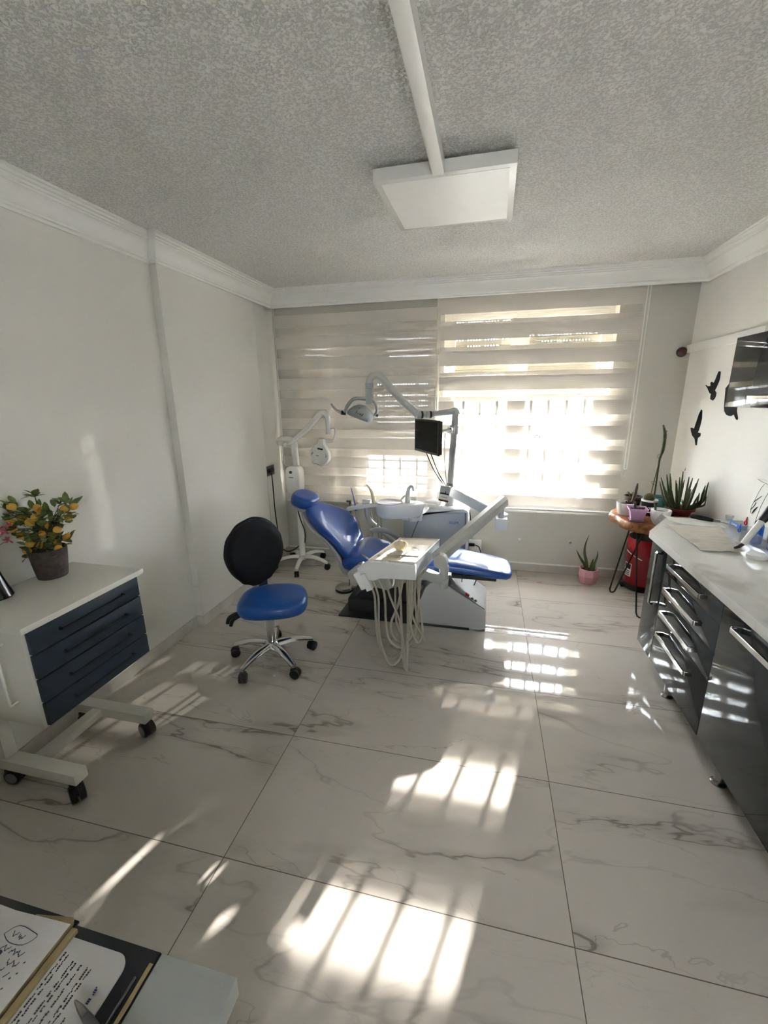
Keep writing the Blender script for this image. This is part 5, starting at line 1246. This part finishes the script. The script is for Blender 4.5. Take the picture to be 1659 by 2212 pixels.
# right hand printed sheet with rounded outer corner
ro_ = [(-.628, .12), (-.628, .371), (-.535, .371)]+[(-.535+.021*math.sin(a), .350+.021*math.cos(a)) for a in [PI/2*i/6 for i in range(1, 7)]]+[(-.514, .12)]
part('printed_sheet', MB().prism(ro_, 'XY', DZ+.0052, DZ+.0085), 'page', t)
part('page_edge', MB().box(-.640, -.629, .12, .380, DZ+.005, DZ+.013, .001), 'kraft', t)
PZ = DZ+.0086
def marks(rows, seed, m, name, gw=(.004, .0065), th=.0028):
    """rows of small print-like dashes; row = (x, y_start, y_end)"""
    r_ = random.Random(seed); mb = MB()
    for x, ya, yb in rows:
        y = ya
        while y > yb:
            n_ = r_.choice((3, 4, 5, 6, 8))
            for _ in range(n_):
                w = r_.uniform(.0016, .0026); 
                if y-w < yb: break
                k = r_.random(); x0, x1 = (x-th/2, x+th/2) if k < .6 else ((x-th/2, x) if k < .8 else (x-th*.1, x+th/2))
                mb.box(x0, x1, y-w, y, PZ, PZ+.0003); y -= w+.0006
            y -= .0032
    part(name, mb, m, t)
marks([(-.622, .352, .2), (-.6155, .35, .22), (-.600, .345, .2), (-.594, .344, .27), (-.583, .344, .2), (-.570, .344, .2), (-.564, .343, .25), (-.552, .29, .2), (-.546, .28, .19)], 3, 'ink2', 'printed_lines')
marks([(-.535, .328, .303)], 4, 'blue_ink', 'blue_print', th=.0045)
part('pen_loop', MB().box(-.4905, -.4875, .14, .352, DZ+.005, DZ+.009, .001), 'socket_grey', t)
# left hand written page stack, slightly fanned
part('kraft_divider', MB().prism([(-.72, .12), (-.72, .382), (-.652, .393), (-.646, .386), (-.646, .12)], 'XY', DZ+.0052, DZ+.011), 'kraft', t)
lp = []
def lpage(u, v):
    x = -.84+.192*u; y = .10+.285*v+.004*(1-u)*0
    return V(x, y-.004*u*0, DZ+.012+.010*math.sin(min(1, (1-u)*2.2)*PI/2)*.6+.004*u)
part('written_page', MB().loft([[V(x, .10, z) for x, z in ((-.84, DZ+.022), (-.75, DZ+.022), (-.68, DZ+.021), (-.655, DZ+.018), (-.647, DZ+.012), (-.66, DZ+.0112), (-.84, DZ+.0112))], [V(x, y, z) for x, y, z in ((-.84, .376, DZ+.022), (-.75, .374, DZ+.022), (-.68, .376, DZ+.021), (-.655, .380, DZ+.018), (-.647, .383, DZ+.012), (-.66, .38, DZ+.0112), (-.84, .376, DZ+.0112))]]), 'page', t)
WZ = DZ+.0222
def scrawl(pts, r=.0009, m='ink'): part('handwriting', MB().tube([V(x, y, WZ) for x, y in pts], r, 5, smooth=3, flat=(.3, 1)), m, t)
scrawl([(-.735, .343), (-.722, .358), (-.690, .356), (-.678, .352), (-.690, .338), (-.716, .336), (-.735, .343)], .0006)
rw = random.Random(9)
def word(x, y, n_, s_=.004, ang_=PI):
    pts = []
    for i in range(n_*3+1): pts.append((x+math.cos(ang_)*i*s_*.42, y+(rw.uniform(-.5, .5) if i % 3 else (-.9 if i % 2 else .9))*s_))
    scrawl(pts, .0007)
for x, y, n_ in ((-.712, .347, 2), (-.698, .346, 2), (-.705, .329, 3), (-.676, .328, 5), (-.672, .316, 4), (-.712, .312, 3), (-.688, .306, 3), (-.674, .303, 1), (-.685, .293, 4), (-.712, .297, 3), (-.680, .280, 3), (-.705, .284, 4), (-.73, .289, 3), (-.735, .318, 2)): word(x, y, n_)
for x, y in ((-.663, .322), (-.661, .309), (-.666, .302), (-.665, .290), (-.668, .279)): scrawl([(x, y), (x-.001, y-.001), (x-.002, y-.002)], .001)
scrawl([(-.718, .3235), (-.7135, .3225), (-.715, .319), (-.719, .320), (-.716, .3225)], .0022)
t = thing('pen', (-.51, .29, DZ), 'grey pen with a pointed metal tip lying across the agenda', 'pen')
a_, b_ = V(-.552, .306, PZ+.006), V(-.42, .262, PZ+.010)
part('tip', MB().tube([a_, a_.lerp(b_, .02), a_.lerp(b_, .12), a_.lerp(b_, .24)], [.0008, .002, .0045, .0058], 14), 'steel', t)
part('barrel', MB().tube([a_.lerp(b_, .24), a_.lerp(b_, .3), b_], [.0058, .0066, .0066], 14), 'socket_grey', t)
t = thing('metal_clasp', (-.84, .40, .76), 'small shiny metal piece at the far left edge of the desk', 'clasp')
part('clasp', MB().tube([(-.872, .372, .768), (-.845, .378, .772), (-.826, .384, .770)], [.010, .010, .005], 10, flat=(.5, 1)), 'chrome', t)

# ------------------------------------------------------------------ light, world, camera
w = bpy.data.worlds.new('sky'); sc.world = w; w.use_nodes = True
bg = w.node_tree.nodes['Background']; bg.inputs[0].default_value = (.90, .94, 1.0, 1); bg.inputs[1].default_value = 7.5
sd = bpy.data.lights.new('sun', 'SUN'); sd.energy = 5; sd.angle = math.radians(.53); sd.color = (1, .95, .89)
sun = bpy.data.objects.new('sun', sd); COL.objects.link(sun)
sun.rotation_euler = Vector((-.27, -1, -.333)).to_track_quat('-Z', 'Y').to_euler(); sun.location = (2, 10, 5)

cam = bpy.data.cameras.new('camera'); co = bpy.data.objects.new('camera', cam); COL.objects.link(co); sc.camera = co
F_PX = 925.965; yaw, pit, rol = .2342, -.2631, .0118
cam.sensor_fit = 'VERTICAL'; cam.sensor_height = 24; cam.lens = F_PX/2212*24; cam.clip_start = .02
R = (Matrix.Rotation(yaw, 3, 'Z') @ Matrix.Rotation(pit, 3, 'X') @ Matrix.Rotation(rol, 3, 'Y'))
mw = Matrix.Identity(4)
r_, f_, u_ = R.col[0], R.col[1], R.col[2]
for i in range(3): mw[i][0] = r_[i]; mw[i][1] = u_[i]; mw[i][2] = -f_[i]
mw.translation = (0, 0, 1.6321); co.matrix_world = mw

vs_ = sc.view_settings; vs_.view_transform = 'Standard'; vs_.look = 'None'; vs_.gamma = 1; vs_.use_curve_mapping = False; vs_.exposure = 3.7
sc.cycles.use_denoising = True; sc.cycles.max_bounces = 12; sc.cycles.diffuse_bounces = 6; sc.cycles.transparent_max_bounces = 24
sc.cycles.transmission_bounces = 8; sc.cycles.sample_clamp_indirect = 8; sc.cycles.caustics_reflective = False
